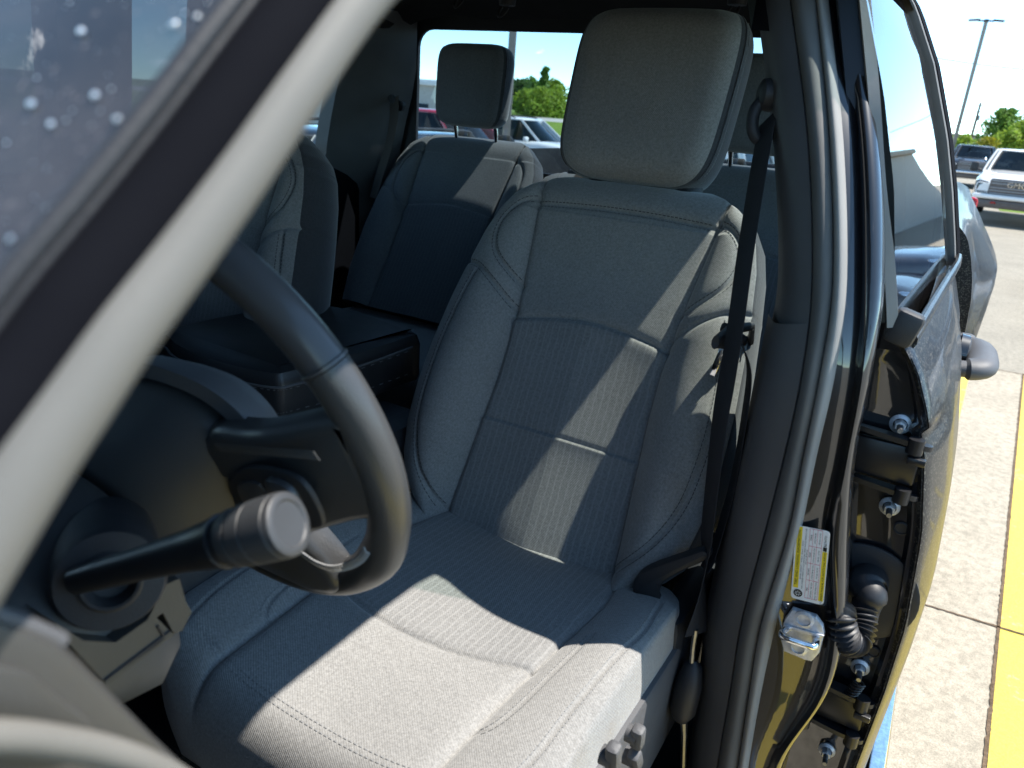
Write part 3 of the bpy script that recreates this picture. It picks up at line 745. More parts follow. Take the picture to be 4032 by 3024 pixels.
mb = MB(); mb.box((.03, .95, .56), (1.62, 2.4, .04), m=0); mb.box((.03, -.12, .85), (1.62, .04, .60), m=0); mb.box((.03, .4, .64), (.30, .9, .16), None, .05); mb.build('floor_carpet', M['carpet'], truck)
mb = MB(); mb.box((.80, .5, .60), (.10, 1.0, .05), None, .015); mb.build('sill_plate', M['blk'], truck)
con = empty('center_console', parent=truck); con['label'] = 'black padded armrest folded down between the front seats'
lid = [(318, 738), (355, 742), (372, 760), (420, 785), (500, 812), (590, 829), (640, 822), (780, 782), (890, 742), (900, 735), (820, 700), (700, 672), (520, 690)]
mb = MB(); mb.prism(smooth_path([at(u, v+16, Z=1.165) for u, v in lid], 3, True), (0, 0, .038), bev=.026); mb.build('armrest_lid', M['leather'], con)
mb = MB(); mb.prism(smooth_path([at(u, v+16, Z=1.165) for u, v in lid], 3, True), (0, 0, -.075), bev=.02); mb.build('armrest_body', M['leather'], con)
mb = MB(); P = smooth_path([at(u, v+8, Z=1.183) for u, v in lid[:9]], 8)
mb.tube(P, .0024, 6)
for off, zz in ((14, 1.176), (60, 1.12)):
    P = smooth_path([at(u, v+off+(3 if off > 20 else 0), Z=1.183 if off < 20 else 1.13) for u, v in lid[4:9]], 12)
    for i in range(0, len(P)-1, 2): mb.tube([P[i], P[i]+(P[i+1]-P[i])*.8], .0009, 4)
mb.build('armrest_piping', M['char'], con)
mb = MB(); mb.box((.03, .82, .95), (.30, .62, .26), None, .04); mb.build('console_base', M['blk'], con)

# ------------------------------------------------------------------ cab shell
CX = .03                                          # truck centre line
XO = [(1.36, .975), (1.41, .958), (1.5, .945), (1.6, .922), (1.7, .892), (1.8, .848), (1.87, .817), (1.91, .790), (1.945, .752), (1.972, .67), (1.99, .52), (1.998, .3), (2.0, .03)]
def xo(z): return np.interp(z, [a for a, b in XO], [b for a, b in XO])
def rloop(pts, n=5): return smooth_path(pts, n, True)
def plate_hole(mb, outer, inner, vec, m=0):
    """ring between two loops (same count) given thickness"""
    o, i = [np.array(p) for p in outer], [np.array(p) for p in inner]; v = np.array(vec)
    mb.grid([[p for p in o], [p for p in i], [p+v for p in i], [p+v for p in o]], cu=True, cv=True, m=m)
def rrect(c, a, b, w, h, r, n=6, seg=10):
    """rounded rectangle loop about c in the plane of a, b: 4*(n+seg) points"""
    c, a, b = map(np.array, (c, a, b)); P = []; r = min(r, w/2*.99, h/2*.99)
    cs = [(w/2-r, h/2-r, 0), (-w/2+r, h/2-r, 90), (-w/2+r, -h/2+r, 180), (w/2-r, -h/2+r, 270)]
    for q, (x, y, t0) in enumerate(cs):
        for j in range(n): t = R_(t0+90*j/(n-1)); P.append(c+a*(x+r*math.cos(t))+b*(y+r*math.sin(t)))
        x2, y2, t1 = cs[(q+1) % 4]; e = np.array(P[-1]); s2 = c+a*(x2+r*math.cos(R_(t1)))+b*(y2+r*math.sin(R_(t1)))
        for j in range(1, seg+1): P.append(e+(s2-e)*j/(seg+1))
    return P

# roof skin: from the drip edge over the driver's door to the other side, hole-free
mb = MB(); ys = [.46, .50, .6, .8, 1.0, 1.3, 1.6, 1.9, 2.0, 2.07, 2.125]
prof = [(z, float(xo(z))-CX) for z in (1.895, 1.91, 1.925, 1.94, 1.953, 1.965, 1.977, 1.986, 1.993, 1.997, 2.0)]
row = [(x, z) for z, x in prof]+[(-x, z) for z, x in prof[::-1][1:]]
def dz(y): return -.055*max(0, (.95-y)/.5)**2-.085*max(0, (y-1.95)/.175)**2
mb.grid([[(CX+x, y, z+dz(y)*(1 if z > 1.87 else .4)) for x, z in row] for y in ys])
mb.build('roof', M['paint'], truck)
mb = MB(); mb.grid([[(CX+x*.97, y, z-.045+dz(y)-.02*(abs(x) < .45)) for x, z in row] for y in ys[1:-1]]); mb.build('headliner', M['head'], truck)
# door opening: trim, flocked seal and painted edge run along the roof rail, then down the B-pillar
def sealpath():
    rows = [(0, 1.125, [590, 775, 925, 945, 1000, 1090, 1180, 1240]), (550, 1.02, [690, 880, 1005, 1030, 1088, 1195, 1290, 1370]), (1100, .955, [725, 905, 1025, 1055, 1110, 1215, 1320, 1405]),
            (1464, .93, [640, 848, 950, 1000, 1042, 1190, 1250, 1530]), (1796, .93, [530, 742, 850, 885, 930, 1105, 1150, 1575]), (2100, .93, [430, 625, 760, 790, 832, 1010, 1110, 1560]),
            (2454, .93, [315, 485, 600, 650, 690, 1035, 1090, 1465]), (2720, .93, [265, 420, 530, 560, 602, 950, 1000, 1335]), (2985, .93, [215, 350, 470, 500, 532, 690, 745, 1185]), (3300, .935, [150, 280, 400, 430, 462, 560, 620, 1000])]
    off = [.05, .012, .004, .008, 0.004, .020, .018, .05]
    cols = [[] for _ in range(8)]
    for v, y, c in rows:
        for i, x in enumerate(c): cols[i].append(px(2600+.663*x, v, Y=y+off[i]))
    return cols
COLS = sealpath()
top = lambda i, x, z: [np.array((x, .70, z-.02)), np.array((x, .95, z)), np.array((x-.004, 1.08, z-.006))]
def pillar_path(i, n=7):
    c = [np.array(p) for p in COLS[i]]
    return smooth_path(c, n)
PC = [pillar_path(i) for i in range(8)]
# carry every line up past the frame and forward along the roof rail
def rail(i):
    p0 = PC[i][0]; zt = 1.862-.01*i*0; 
    ex = {0: .66, 1: .69, 2: .705, 3: .715, 4: .735, 5: .775, 6: .79, 7: .80}[i]; zz = {0: 1.875, 1: 1.872, 2: 1.872, 3: 1.875, 4: 1.878, 5: 1.885, 6: 1.885, 7: 1.885}[i]
    return smooth_path([(ex-.03, .45, zz-.06), (ex-.004, .62, zz-.012), (ex, .85, zz), (ex+.002, 1.06, zz-.004), (ex+(p0[0]-ex)*.55, 1.13+(p0[1]-1.125), 1.845), p0], 7)[:-1]
FC = [np.array(rail(i)+list(PC[i])) for i in range(8)]
bpil = empty('door_pillar', parent=truck)
# upper and lower interior trim with a seam between them
nB = len(PC[0])
def trim(i0, i1, name, mat):
    a, b = list(PC[0][i0:i1]), list(PC[1][i0:i1]); k0 = len(FC[0])-nB
    if i0 == 0: a, b = [np.array(p) for p in FC[0][k0-9:k0]]+a, [np.array(p) for p in FC[1][k0-9:k0]]+b
    mb = MB(); G = []
    for p, q in zip(a, b):
        p, q = np.array(p), np.array(q); d = q-p
        G.append([p+np.array((-.035, .16, 0)), p+np.array((-.016, .05, 0)), p+d*.02+np.array((-.004, .012, 0)), p+d*.08, p+d*.3+np.array((0, -.006, 0)), p+d*.7+np.array((0, -.008, 0)), p+d*.96+np.array((0, -.002, 0)), q+np.array((.003, .012, 0))])
    mb.grid(G); return mb.build(name, mat, bpil, smooth=50)
js = min(range(nB), key=lambda k: abs(PC[0][k][2]-at(1690, 690, Y=.985)[2]))
trim(0, js+1, 'upper_trim', M['head'] if False else M['char'])
for k in range(js, nB): PC[0][k] = np.array(PC[0][k])+np.array((-.006, -.006, 0))
trim(js, nB, 'lower_trim', M['char'])
# weatherstrip: hollow rubber bulb, flocked lip
def nrm_at(k):
    t = min(1, max(0, (k-(len(FC[0])-nB-12))/14.)); v = np.array((0, -.5-.5*t, -.85*(1-t))); return v/np.linalg.norm(v)
def strip(i, j, name, mat, parent, bulge=.010, back=.014, src=FC, m2=None):
    mb = MB(); G = []
    for k, (p, q) in enumerate(zip(src[i], src[j])):
        d = q-p; nrm = nrm_at(k)
        G.append([p-nrm*back]+[p+d*t+nrm*bulge*math.sin(math.pi*t)**.7 for t in np.linspace(0, 1, 10)]+[q-nrm*back])
    mb.grid(G); return mb.build(name, mat, parent, smooth=60)
strip(1, 2, 'weatherstrip', M['rubber'], bpil, .014)
strip(2, 4, 'flocked_lip', M['seal'], bpil, .011)
# painted pillar face, ridge and recessed hinge panel
def face(ixs, name, mat, prof, m=None):
    mb = MB(); G = []
    for k in range(len(FC[0])):
        nrm = nrm_at(k); rowp = []
        for (a, b, t, h) in prof: rowp.append(FC[a][k]*(1-t)+FC[b][k]*t+nrm*h)
        G.append(rowp)
    mb.grid(G); return mb.build(name, mat, bpil, smooth=60)
face(None, 'painted_face', M['paint'], [(2, 2, 0, -.02), (4, 5, -.05, .0), (4, 5, .15, .001), (4, 5, .5, .002), (4, 5, .8, .0), (4, 5, .95, .006), (5, 5, 0, .013), (5, 6, .35, .016), (5, 6, .7, .013), (6, 6, 0, .002), (6, 6, 0, -.03)])
# solid core of the pillar (keeps the light out)
mb = MB(); G = []
for k in range(len(FC[0])-nB+2, len(FC[0])):
    a, b = FC[0][k], FC[6][k]; G.append([a+np.array((.0, .01, 0)), b+np.array((-.012, .012, 0)), b+np.array((-.095, .15, 0)), a+np.array((-.035, .155, 0))])
mb.grid(G, cv=True); mb.build('pillar_core', M['blk'], bpil, smooth=None)
# rail core above the door opening
mb = MB(); G = []
for k in range(0, len(FC[0])-nB+3):
    a, b = FC[0][k], FC[5][k]; G.append([a+np.array((-.02, 0, .01)), b+np.array((0.0, 0, .004)), b+np.array((-.01, 0, .05)), a+np.array((-.02, 0, .06))])
mb.grid(G, cv=True); mb.build('roof_rail', M['paint'], truck, smooth=None)

mb = MB(); mb.prism(smooth_path([(.70, .26, 1.845), (.80, .27, 1.83), (.846, .32, 1.855), (.850, .42, 1.875), (.82, .47, 1.885), (.70, .48, 1.885)], 4, True), (0, 0, .018), bev=.006)
mb.build('added_shade_flange', M['blk'], truck)  # added flange out of view, blocks sun from the steering column
# striker
st = empty('striker', parent=truck)
pf = lambda u, v, d=.0: px(2600+.663*u, 1924+.663*v, Y=.932-d)
mb = MB(); mb.prism([pf(*p) for p in ((745, 760), (790, 700), (930, 745), (970, 800), (978, 850), (950, 960), (905, 1010), (860, 1000), (740, 950), (722, 890), (728, 810))], (0, -.008, 0), bev=.003)
mb.build('striker_plate', M['zinc'], st)
mb = MB(); mb.prism([pf(*p, .008) for p in ((738, 800), (975, 868), (962, 885), (728, 818))], (0, -.003, 0), bev=.0012)
for p in ((855, 775), (820, 940)):
    o = pf(*p, .008); mb.lathe([(.0125, 0), (.0125, .002), (.0085, .0035), (.0080, .0015), (0, .001)], o, (0, -1, 0), 20)
mb.build('striker_screw', M['zinc'], st)
mb = MB(); mb.tube(smooth_path([pf(760, 830, .006), pf(748, 838, .016), pf(722, 862, .030), pf(745, 885, .034), pf(830, 915, .034), pf(905, 938, .032), pf(922, 915, .022), pf(925, 890, .006)], 5), .0048, 12); mb.build('striker_bar', M['chrome'], st)

# tyre information sticker: white card, two yellow bars, red table, rows of small print
lab = empty('information_sticker', parent=truck); lab['label'] = 'white and yellow tyre loading sticker on the black pillar'
cK = lambda u, v, d: px(3000+.3014*u, 2000+.3014*v, Y=.9290-d)
C0, C1, C2 = cK(375, 1175, 0), cK(805, 1272, 0), cK(450, 228, 0)
EX = C2-C0; LX = np.linalg.norm(EX); EX /= LX; EYv = C0-C1; EYv = EYv-EX*(EYv@EX); LY = np.linalg.norm(EYv); EYv /= LY; EN = np.cross(EX, EYv); EN = EN if EN[1] < 0 else -EN
EYv = np.cross(EN, EX); O = C1+EX*0
if (C0-C1)@EYv < 0: O = C0
O = (C1 if (C0-C1)@EYv > 0 else C0)
def LP(x, y, h): return O+EX*(x*LX)+EYv*(y*LY)+EN*h
def card(mb, x0, x1, y0, y1, h, m=0):
    mb.add([LP(x0, y0, h), LP(x1, y0, h), LP(x1, y1, h), LP(x0, y1, h)], [(0, 1, 2, 3)], m)
mb = MB(); mb.prism(rrect(LP(.5, .5, 0), EX, EYv, LX, LY, .005), EN*.0006); mb.build('sticker_card', M['white'], lab)
mb = MB(); card(mb, .16, .99, .80, .95, .0009); card(mb, .05, .72, .03, .17, .0009); mb.build('yellow_bar', M['yellow'], lab)
mb = MB()
for y in (.21, .35, .48, .58): card(mb, .05, .99, y-.004, y+.004, .0009)
for x in (.05, .30, .53, .76, .99): card(mb, x-.0025, x+.0025, .21, .58, .0009)
mb.build('red_table', M['redink'], lab)
mb = MB(); T = lambda s, sz, x, y, al='LEFT': mb.text(s, sz*LY, LP(x, y, .0012), EX, EYv, align=al)
T('TIRE AND LOADING INFORMATION', .12, .575, .835, 'CENTER'); T('SEE OWNERS MANUAL FOR ADDITIONAL INFORMATION', .085, .40, .06, 'CENTER')
T('SEATING CAPACITY - TOTAL 6   FRONT 3   REAR 3', .06, .55, .735, 'CENTER'); T('THE COMBINED WEIGHT OF OCCUPANTS AND CARGO SHOULD NEVER EXCEED', .058, .57, .665, 'CENTER'); T('1393 KG OR 3071 LB', .06, .6, .60, 'CENTER')
for x, s in ((.17, 'TIRE'), (.415, 'FRONT'), (.645, 'REAR'), (.875, 'SPARE')): T(s, .075, x, .50, 'CENTER')
for x, s in ((.17, 'ORIGINAL TIRE SIZE'), (.415, 'LT275/70R18E 125S'), (.645, 'LT275/70R18E 125S'), (.875, 'LT275/70R18E')): T(s, .062, x, .385, 'CENTER')
for x, s in ((.17, 'COLD TIRE INFLATION'), (.415, '415 kPa / 60 PSI'), (.645, '450 kPa / 65 PSI'), (.875, '450 kPa / 65 PSI')): T(s, .062, x, .25, 'CENTER')
T('RG364725', .09, .79, .08)
card(mb, .73, .78, .05, .16, .0010)
mb.lathe([(.135*LY, 0), (.135*LY, .0002), (.0, .0002)], LP(.09, .79, .0009), EN, 24); mb.build('sticker_print', M['ink'], lab)
mb = MB()
for i in range(7):
    a = 2*math.pi*i/7; c = LP(.09, .79, .0015); mb.add([c+(EX*math.cos(a+q)+EYv*math.sin(a+q))*r*LY for q, r in ((-.22, .03), (-.13, .095), (.13, .095), (.22, .03))], [(0, 1, 2, 3)])
mb.build('wheel_symbol', M['white'], lab)

# ------------------------------------------------------------------ rear door seen end-on
rd = empty('rear_door', parent=truck); rd['label'] = 'glossy black rear door with dusty flakes and tinted window'
YF = 1.045                                         # front edge of the rear door
XS = [(.56, 1.045), (.62, 1.055), (.77, 1.061), (.9, 1.067), (1.02, 1.068), (1.16, 1.055), (1.266, 1.033), (1.33, 1.010), (1.374, .99), (1.40, .972), (1.412, .960)]
def xs(z, y): 
    return np.interp(z, [a for a, b in XS], [b for a, b in XS])+.012*math.sin(math.pi*min(1, max(0, (y-YF)/1.0)))*(1 if z < 1.38 else .6)-.022*max(0, (1.22-y)/.18)**2*(1 if z < 1.3 else .5)
zz = np.concatenate([np.linspace(.56, 1.22, 26), np.linspace(1.235, 1.412, 18)])
YR = 2.0
mb = MB(); yy = [YF-.004+(YR-YF)*t for t in np.linspace(0, 1, 34)]
G = [[(float(xs(z, y)), y, z) for z in zz] for y in yy]
edge = [[(p[0]-.012, p[1]+.004, p[2]) for p in G[0]], [(p[0]-.004, p[1]-.004, p[2]) for p in G[0]]]
mb.grid(edge+G+[[(p[0]-.03, p[1]+.004, p[2]) for p in G[-1]]]); mb.build('door_skin', M['flake'], rd, smooth=60)
# shut face: the black inner panel that carries the hinge nuts
mb = MB(); G = []
hz = [z for z in zz if z <= 1.40]
def rx(z):                                         # ridge edge of the pillar at this height
    a = np.array([[p[2], p[0]] for p in FC[6][-nB:]])[::-1]; return float(np.interp(z, a[:, 0], a[:, 1]))
for z in hz:
    xa, xb = rx(z)-.02, float(xs(z, YF))-.006
    xb = max(xb, xa+.03); G.append([(xa, YF-.045, z), (xa+.004, YF-.015, z), (xa+(xb-xa)*.14, YF-.006, z), (xa+(xb-xa)*.2, YF+.012, z), (xa+(xb-xa)*.55, YF+.014, z), (xa+(xb-xa)*.84, YF+.010, z), (xa+(xb-xa)*.90, YF-.002, z), (xb, YF-.004, z), (xb+.004, YF-.008, z)])
mb.grid(G); mb.build('shut_face', M['paint'], rd, smooth=50)
pj = lambda u, v, y=None, dy=0.: px(u, v, Y=(YF+.010 if y is None else y)-dy)
for i, (u, v, r) in enumerate(((3545, 1668, .0132), (3503, 1992, .0132), (3387, 2625, .0130), (3256, 2950, .0125))):
    o = pj(u, v); ax = Vector((.05, -1, .04)); mb = MB()
    mb.lathe([(r, 0), (r, .003), (r*.72, .0055), (r*.66, .006)], o, ax, 28, m=0); mb.lathe([(r*.62, .005), (r*.62, .013), (r*.5, .0155), (0, .0155)], o, ax, 6, m=0)
    mb.lathe([(r*.30, .015), (r*.31, .019), (r*.27, .0205), (r*.31, .022), (r*.27, .0235), (r*.31, .025), (r*.27, .0265), (r*.31, .028), (r*.24, .0345), (0, .0345)], o, ax, 14, m=1)
    mb.build('hinge_nut', [M['zinc'], M['steel']], rd, smooth=30)
# hinges
def hinge(c, w, h, name):
    mb = MB(); c = np.array(c)
    for s in (-1, 1):
        pts = [c+np.array((x*w, y, z*h+s*h*.42)) for x, y, z in ((-.62, -.0, .05), (-.5, -.020, .10), (-.1, -.022, .06), (.25, -.020, .02), (.52, -.015, -.02), (.56, -.002, -.03), (.2, .004, 0))]
        mb.prism(smooth_path(pts, 3, True), (0, 0, -.007))
        mb.tube([c+np.array((-.52*w, -.016, s*h*.42+.012)), c+np.array((-.52*w, -.016, s*h*.42-.016))], .008, 12)
        mb.tube([c+np.array((.36*w, -.016, s*h*.42+.006)), c+np.array((.36*w, -.016, s*h*.42-.014))], .010, 14)
    mb.box(c+np.array((.02*w, -.006, 0)), (w*.9, .012, h*.62), None, .004); mb.tube([c+np.array((-.52*w, -.016, -h*.5)), c+np.array((-.52*w, -.016, h*.55))], .0055, 12)
    mb.box(c+np.array((-.55*w, -.022, .0)), (.018, .014, .022), None, .004); mb.box(c+np.array((-.55*w, -.026, -.02)), (.012, .012, .014), None, .003)
    mb.box(c+np.array((.42*w, -.022, h*.16)), (.022, .010, .010), None, .002)
    return mb.build(name, M['blksteel'], rd, smooth=40)
hinge(px(3478, 1800, Y=YF), .090, .085, 'hinge'); hinge(px(3305, 2775, Y=YF), .075, .08, 'hinge')
mb = MB(); o = px(3365, 2700, Y=YF); tl = []
for i in range(90): a = i/90*7*2*math.pi; tl.append(o+np.array((.008*math.cos(a), -.012+.008*math.sin(a), -.018+.036*i/90))+np.array((.010*(i/90-.5), 0, 0)))
mb.tube(tl, .0018, 6); mb.build('hinge_spring', M['blksteel'], rd)
# cable boot: round base plate, elbow, corrugated hose back to the pillar
mb = MB(); bc = px(3398, 2300, Y=YF+.008)
mb.lathe([(.074, .0), (.074, -.004), (.070, -.006), (.05, -.006), (0, -.006)], bc+np.array((0, 0, -.01)), (0, 1, 0), 40)
mb.build('boot_plate', M['blk'], rd)
mb = MB(); e0 = px(3420, 2290, Y=YF-.004); e1 = px(3408, 2390, Y=YF-.03)
mb.tube(smooth_path([e0+np.array((0, .02, 0)), e0+np.array((0, -.014, -.002)), e0*.5+e1*.5+np.array((.004, -.012, .006)), e1, px(3398, 2430, Y=YF-.03)], 6), [.026]*8+[.022]*6+[.019]*11, 20)
path = smooth_path([px(3398, 2400, Y=YF-.04), px(3394, 2470, Y=YF-.055), px(3374, 2520, Y=YF-.07), px(3345, 2528, Y=YF-.085), px(3322, 2495, Y=YF-.095), px(3312, 2440, Y=YF-.095), px(3308, 2400, Y=YF-.08)], 18)
rr = [.0165+.0035*math.sin(i*2*math.pi/5.2) for i in range(len(path))]
mb.tube(path, rr, 22); mb.build('cable_boot', M['boot'], rd, smooth=80)
for u, v, r in ((3549, 2080, .010), (3440, 2565, .009), (3388, 2165, .008), (3465, 2440, .006), (3540, 1755, .008)):
    mb = MB(); mb.lathe([(r, 0), (r, .002), (r*.8, .003), (r*.7, .0015), (0, .0012)], pj(u, v), (0, -1, 0), 18)
    mb.build('hole_plug', M['blk'], rd)
# window glass, its rubber surround and the upright trim at the front
def xg(z, y):
    f = np.interp(z, [1.39, 1.42, 1.593, 1.70, 1.806, 1.88, 1.93], [.946, .938, .897, .861, .817, .780, .748]); r = np.interp(z, [1.39, 1.44, 1.55, 1.657, 1.797, 1.898, 1.93], [.985, .972, .940, .904, .846, .790, .765])
    return float(f+(r-f)*min(1, max(0, (y-1.06)/.8)))
gz = np.linspace(1.395, 1.925, 26); gy = np.linspace(1.075, 1.95, 24)
def yend(z): return 1.93-.05*((z-1.4)/.5)**2
mb = MB(); mb.grid([[(xg(z, y0 := 1.062+(yend(z)-1.062)*t), y0, z) for z in gz] for t in np.linspace(0, 1, 24)]); mb.build('window_glass', M['tint'], rd)
mb = MB(); rim = [(xg(z, yend(z))+.006, yend(z), z) for z in gz]
mb.ribbon(rim, [(0.12, 1, 0)]*len(rim), .022, .014); mb.build('window_rear_trim', M['rubber'], rd)
mb = MB(); rim = [(xg(z, yend(z))+.012, yend(z)+.045, z) for z in gz]; mb.ribbon(rim, [(0.10, 1, 0)]*len(rim), .055, .014)
rt = [(xg(1.925, y)+.004, y, 1.925+.012) for y in np.linspace(1.075, 1.90, 14)]; mb.ribbon(rt, [(-.5, 0, 1)]*14, .03, .012); mb.build('window_frame', M['jet'], rd)
mb = MB(); rb = [(xg(1.40, y)+.016, y, 1.408) for y in np.linspace(1.06, 1.96, 16)]; mb.tube(rb, .011, 10, sy=.7); mb.build('belt_molding', M['flake'], rd)
gs_ = [px(2600+.663*u, v, Y=y) for v, u, y in ((-250, 1180, 1.13), (0, 1212, 1.10), (366, 1265, 1.06), (730, 1305, 1.042), (1000, 1352, 1.035), (1180, 1372, 1.032), (1286, 1378, 1.032))]
mb = MB(); G = smooth_path(gs_, 5); mb.ribbon(G, [(1, .15, 0)]*len(G), .0135, .012); mb.build('window_front_trim', M['seal'], rd)
mb = MB(); G = smooth_path([p+np.array((-.019, .012, 0)) for p in gs_], 5); mb.ribbon(G, [(1, .15, 0)]*len(G), .030, .02); mb.build('glass_channel', M['blksteel'], rd)
mb = MB(); c = px(3560, 1290, Y=1.04); mb.box(c, (.035, .03, .045), (0, R_(15), 0), .008); mb.build('corner_cap', M['blk'], rd)
# pull handle
hd = empty('door_handle', parent=rd)
mb = MB(); hx = lambda y, o, z: (float(xs(z, y))+o, y, z)
mb.tube(smooth_path([hx(1.70, -.008, 1.225), hx(1.705, .022, 1.228), hx(1.73, .036, 1.23), hx(1.82, .040, 1.23), hx(1.89, .036, 1.228), hx(1.915, .02, 1.226), hx(1.92, -.008, 1.224)], 6), [.016]*4+[.021]*29+[.016]*4, 16, sy=1.45)
mb.build('pull_bar', M['char'], hd)
mb = MB(); mb.lathe([(.045, -.01), (.043, .006), (.030, .010), (.0, .002)], hx(1.80, .004, 1.23), (1, 0, 0), 26); mb.build('handle_cup', M['paint'], hd); mb = MB(); mb.box(hx(1.925, .010, 1.226), (.04, .035, .05), None, .012); mb.build('key_cap', M['char'], hd)

# ------------------------------------------------------------------ the rest of the truck body
def bedx(z, y):
    b = np.interp(z, [.55, .7, .9, 1.1, 1.2, 1.28, 1.33, 1.38, 1.43, 1.455, 1.47], [1.0, 1.03, 1.05, 1.06, 1.062, 1.055, 1.045, 1.03, 1.01, .985, .955])
    return b+.085*math.exp(-((y-3.35)/.62)**4)*np.interp(z, [.5, 1.25, 1.34, 1.45], [1, 1, .5, 0.05])
mb = MB(); bz = np.concatenate([np.linspace(.62, 1.2, 14), np.linspace(1.22, 1.47, 16)])
for sg in (1, -1):
    by = np.linspace(2.2, 4.35, 44)
    mb.grid([[(CX+sg*(bedx(z, y)-CX), y, z) for z in bz]+[(CX+sg*(.90-CX), y, 1.475), (CX+sg*(.89-CX), y, 1.0)] for y in by])
for sg in (1, -1): mb.grid([[(CX+sg*(bedx(z, 2.2)-CX), 2.199, z), (CX+sg*.86, 2.20, z)] for z in bz])
mb.box((CX, 4.33, 1.17), (1.84, .05, .60), None, .02); mb.box((CX, 2.22, 1.15), (1.8, .04, .55)); mb.box((CX, 3.28, .93), (1.78, 2.1, .04))
mb.build('cargo_bed', M['flake'], truck, smooth=50)
mb = MB(); mb.box((CX, 4.48, .72), (1.95, .18, .20), None, .05); mb.build('rear_bumper', M['chrome'], truck)
for sg in (1, -1):
    mb = MB(); mb.box((CX+sg*.94, 4.345, 1.20), (.16, .06, .42), None, .02); o = mb.build('tail_lamp', plastic('red_lens', (.4, .01, .01), .15, 500, .02, .6) if sg == 1 else bpy.data.materials['red_lens'], truck)
# cab back wall round the rear window, C-pillars, far side with its windows
mb = MB(); cW = (CX-.02, 2.11, 1.665)
inn = rrect(cW, (1, 0, 0), (0, 0, 1), 1.30, .395, .05); ou = []
for p in inn:
    a, b = (p[0]-cW[0])/.65, (p[2]-cW[2])/.1975; z = cW[2]+b*(.255 if b > 0 else .95); ou.append(np.array((CX+a*(float(xo(max(z, 1.4)))-CX-.03), 2.11, z)))
plate_hole(mb, ou, inn, (0, .012, 0)); mb.build('back_wall', M['blk'], truck, smooth=None)
mb = MB(); mb.grid([[(CX-.02+x, 2.116, z) for z in (1.44, 1.885)] for x in (-.67, .67)]); mb.build('rear_window', M['rearglass'], truck)
for sg in (1, -1):
    mb = MB(); G = []
    for z in np.linspace(.7, 1.9, 16):
        xi, xe = float(xo(max(z, 1.4)))-CX-.075, float(xo(max(z, 1.4)))-CX-.015
        yf = (1.95 if sg == 1 else 1.87) if z > 1.4 else 1.99
        G.append([(CX+sg*(xi+.0), yf, z), (CX+sg*(xi-.01), yf+.03, z), (CX+sg*max(xi-.12, .665), 2.095, z), (CX+sg*max(xi-.10, .68), 2.105, z), (CX+sg*xe, 2.18, z), (CX+sg*xe, yf+.01, z)])
    mb.grid(G, cv=True); mb.build('rear_pillar', M['char'] if sg == -1 else M['char'], truck, smooth=60)
    mb = MB(); G = [[(CX+sg*(float(xo(z))-CX), y, z) for z in np.linspace(1.38, 1.94, 10)] for y in (1.96, 2.05, 2.12, 2.16)]
    mb.grid(G+[[(p[0]-sg*.02, 2.18, p[2]) for p in G[-1]]]); mb.build('rear_quarter', M['flake'], truck)
for sg in (1, -1):
    mb = MB(); G = [[(CX+sg*(float(xs(z, min(y, 1.98)))-CX-ins), y, z) for z in zz] for y, ins in ((2.008, .03), (2.01, .006), (2.06, .0), (2.14, .002), (2.165, .012), (2.17, .10))]; mb.grid(G); mb.build('cab_corner', M['flake'], truck)
# belt of the rear right passenger
mb = MB(); P = smooth_path([at(852, 212, Y=2.03), at(850, 260, Y=2.00), at(838, 320, Y=1.98), at(822, 370, Y=1.97), at(806, 428, Y=1.95)], 6); mb.ribbon(P, [(1, -.35, 0)]*len(P), .046, .002); mb.build('rear_seat_belt', M['webbrown'], truck)
mb = MB(); mb.prism(smooth_path([at(u, v, Y=2.035) for u, v in ((842, 212), (850, 205), (860, 215), (876, 222), (872, 240), (860, 234), (850, 222))], 3, True), (0, -.012, 0)); mb.build('belt_guide', M['blk'], truck)
mb = MB()
for sx, ys_ in ((-1, (.05, 1.02, 1.95)),):
    X0 = CX-.86
    mb.box((X0-.02, 1.05, 1.0), (.10, 1.96, .86), None, .03)
mb.build('passenger_door_trim', M['jet'], truck)
mb = MB(); mb.box((CX-.80, 1.07, 1.66), (.10, .18, .50), (0, R_(9), 0), .02); mb.build('passenger_pillar', M['char'], truck)
mb = MB(); mb.box((CX-.76, 1.2, 1.875), (.14, 1.7, .06), None, .02); mb.build('passenger_roof_rail', M['head'], truck)
for y0, y1, gm in ((.2, 1.06, 'sideglass'), (1.10, 1.96, 'rearglass')):
    mb = MB(); mb.grid([[(CX-(float(xo(z))-CX)+.01, y, z) for z in np.linspace(1.42, 1.90, 8)] for y in (y0, y1)]); mb.build('passenger_window', M[gm], truck)
mb = MB(); mb.grid([[(CX-(float(xs(z, y))-CX), y, z) for z in zz] for y in np.linspace(-.1, 2.0, 12)]); mb.build('passenger_side', M['paint'], truck)
mb = MB(); hk = [at(1095, 20, Y=1.75), at(1590, 20, Y=1.75), at(1000, 0, Y=1.75)]
# coat hooks under the headliner
for c in hk:
    mb = MB(); mb.lathe([(.022, .01), (.020, -.006), (.0, -.008)], c+np.array((0, 0, .014)), (0, 0, 1), 20)
    mb.tube(smooth_path([c+np.array(p) for p in ((-.008, -.01, .004), (-.013, -.018, -.012), (-.004, -.026, -.02), (.008, -.024, -.012), (.010, -.012, .002))], 5), .0035, 8); mb.build('coat_hook', M['blk'], truck)
# running board
mb = MB(); mb.box((1.088, 1.25, .478), (.045, 2.3, .035), None, .014); mb.build('step_bar', M['chrome'], truck)
mb = MB(); mb.box((1.03, 1.25, .492), (.075, 2.2, .03), None, .008)
for i in range(70): mb.box((1.03, .2+.03*i, .509), (.06, .012, .006), None, .002)
mb.build('step_pad', M['blk'], truck)
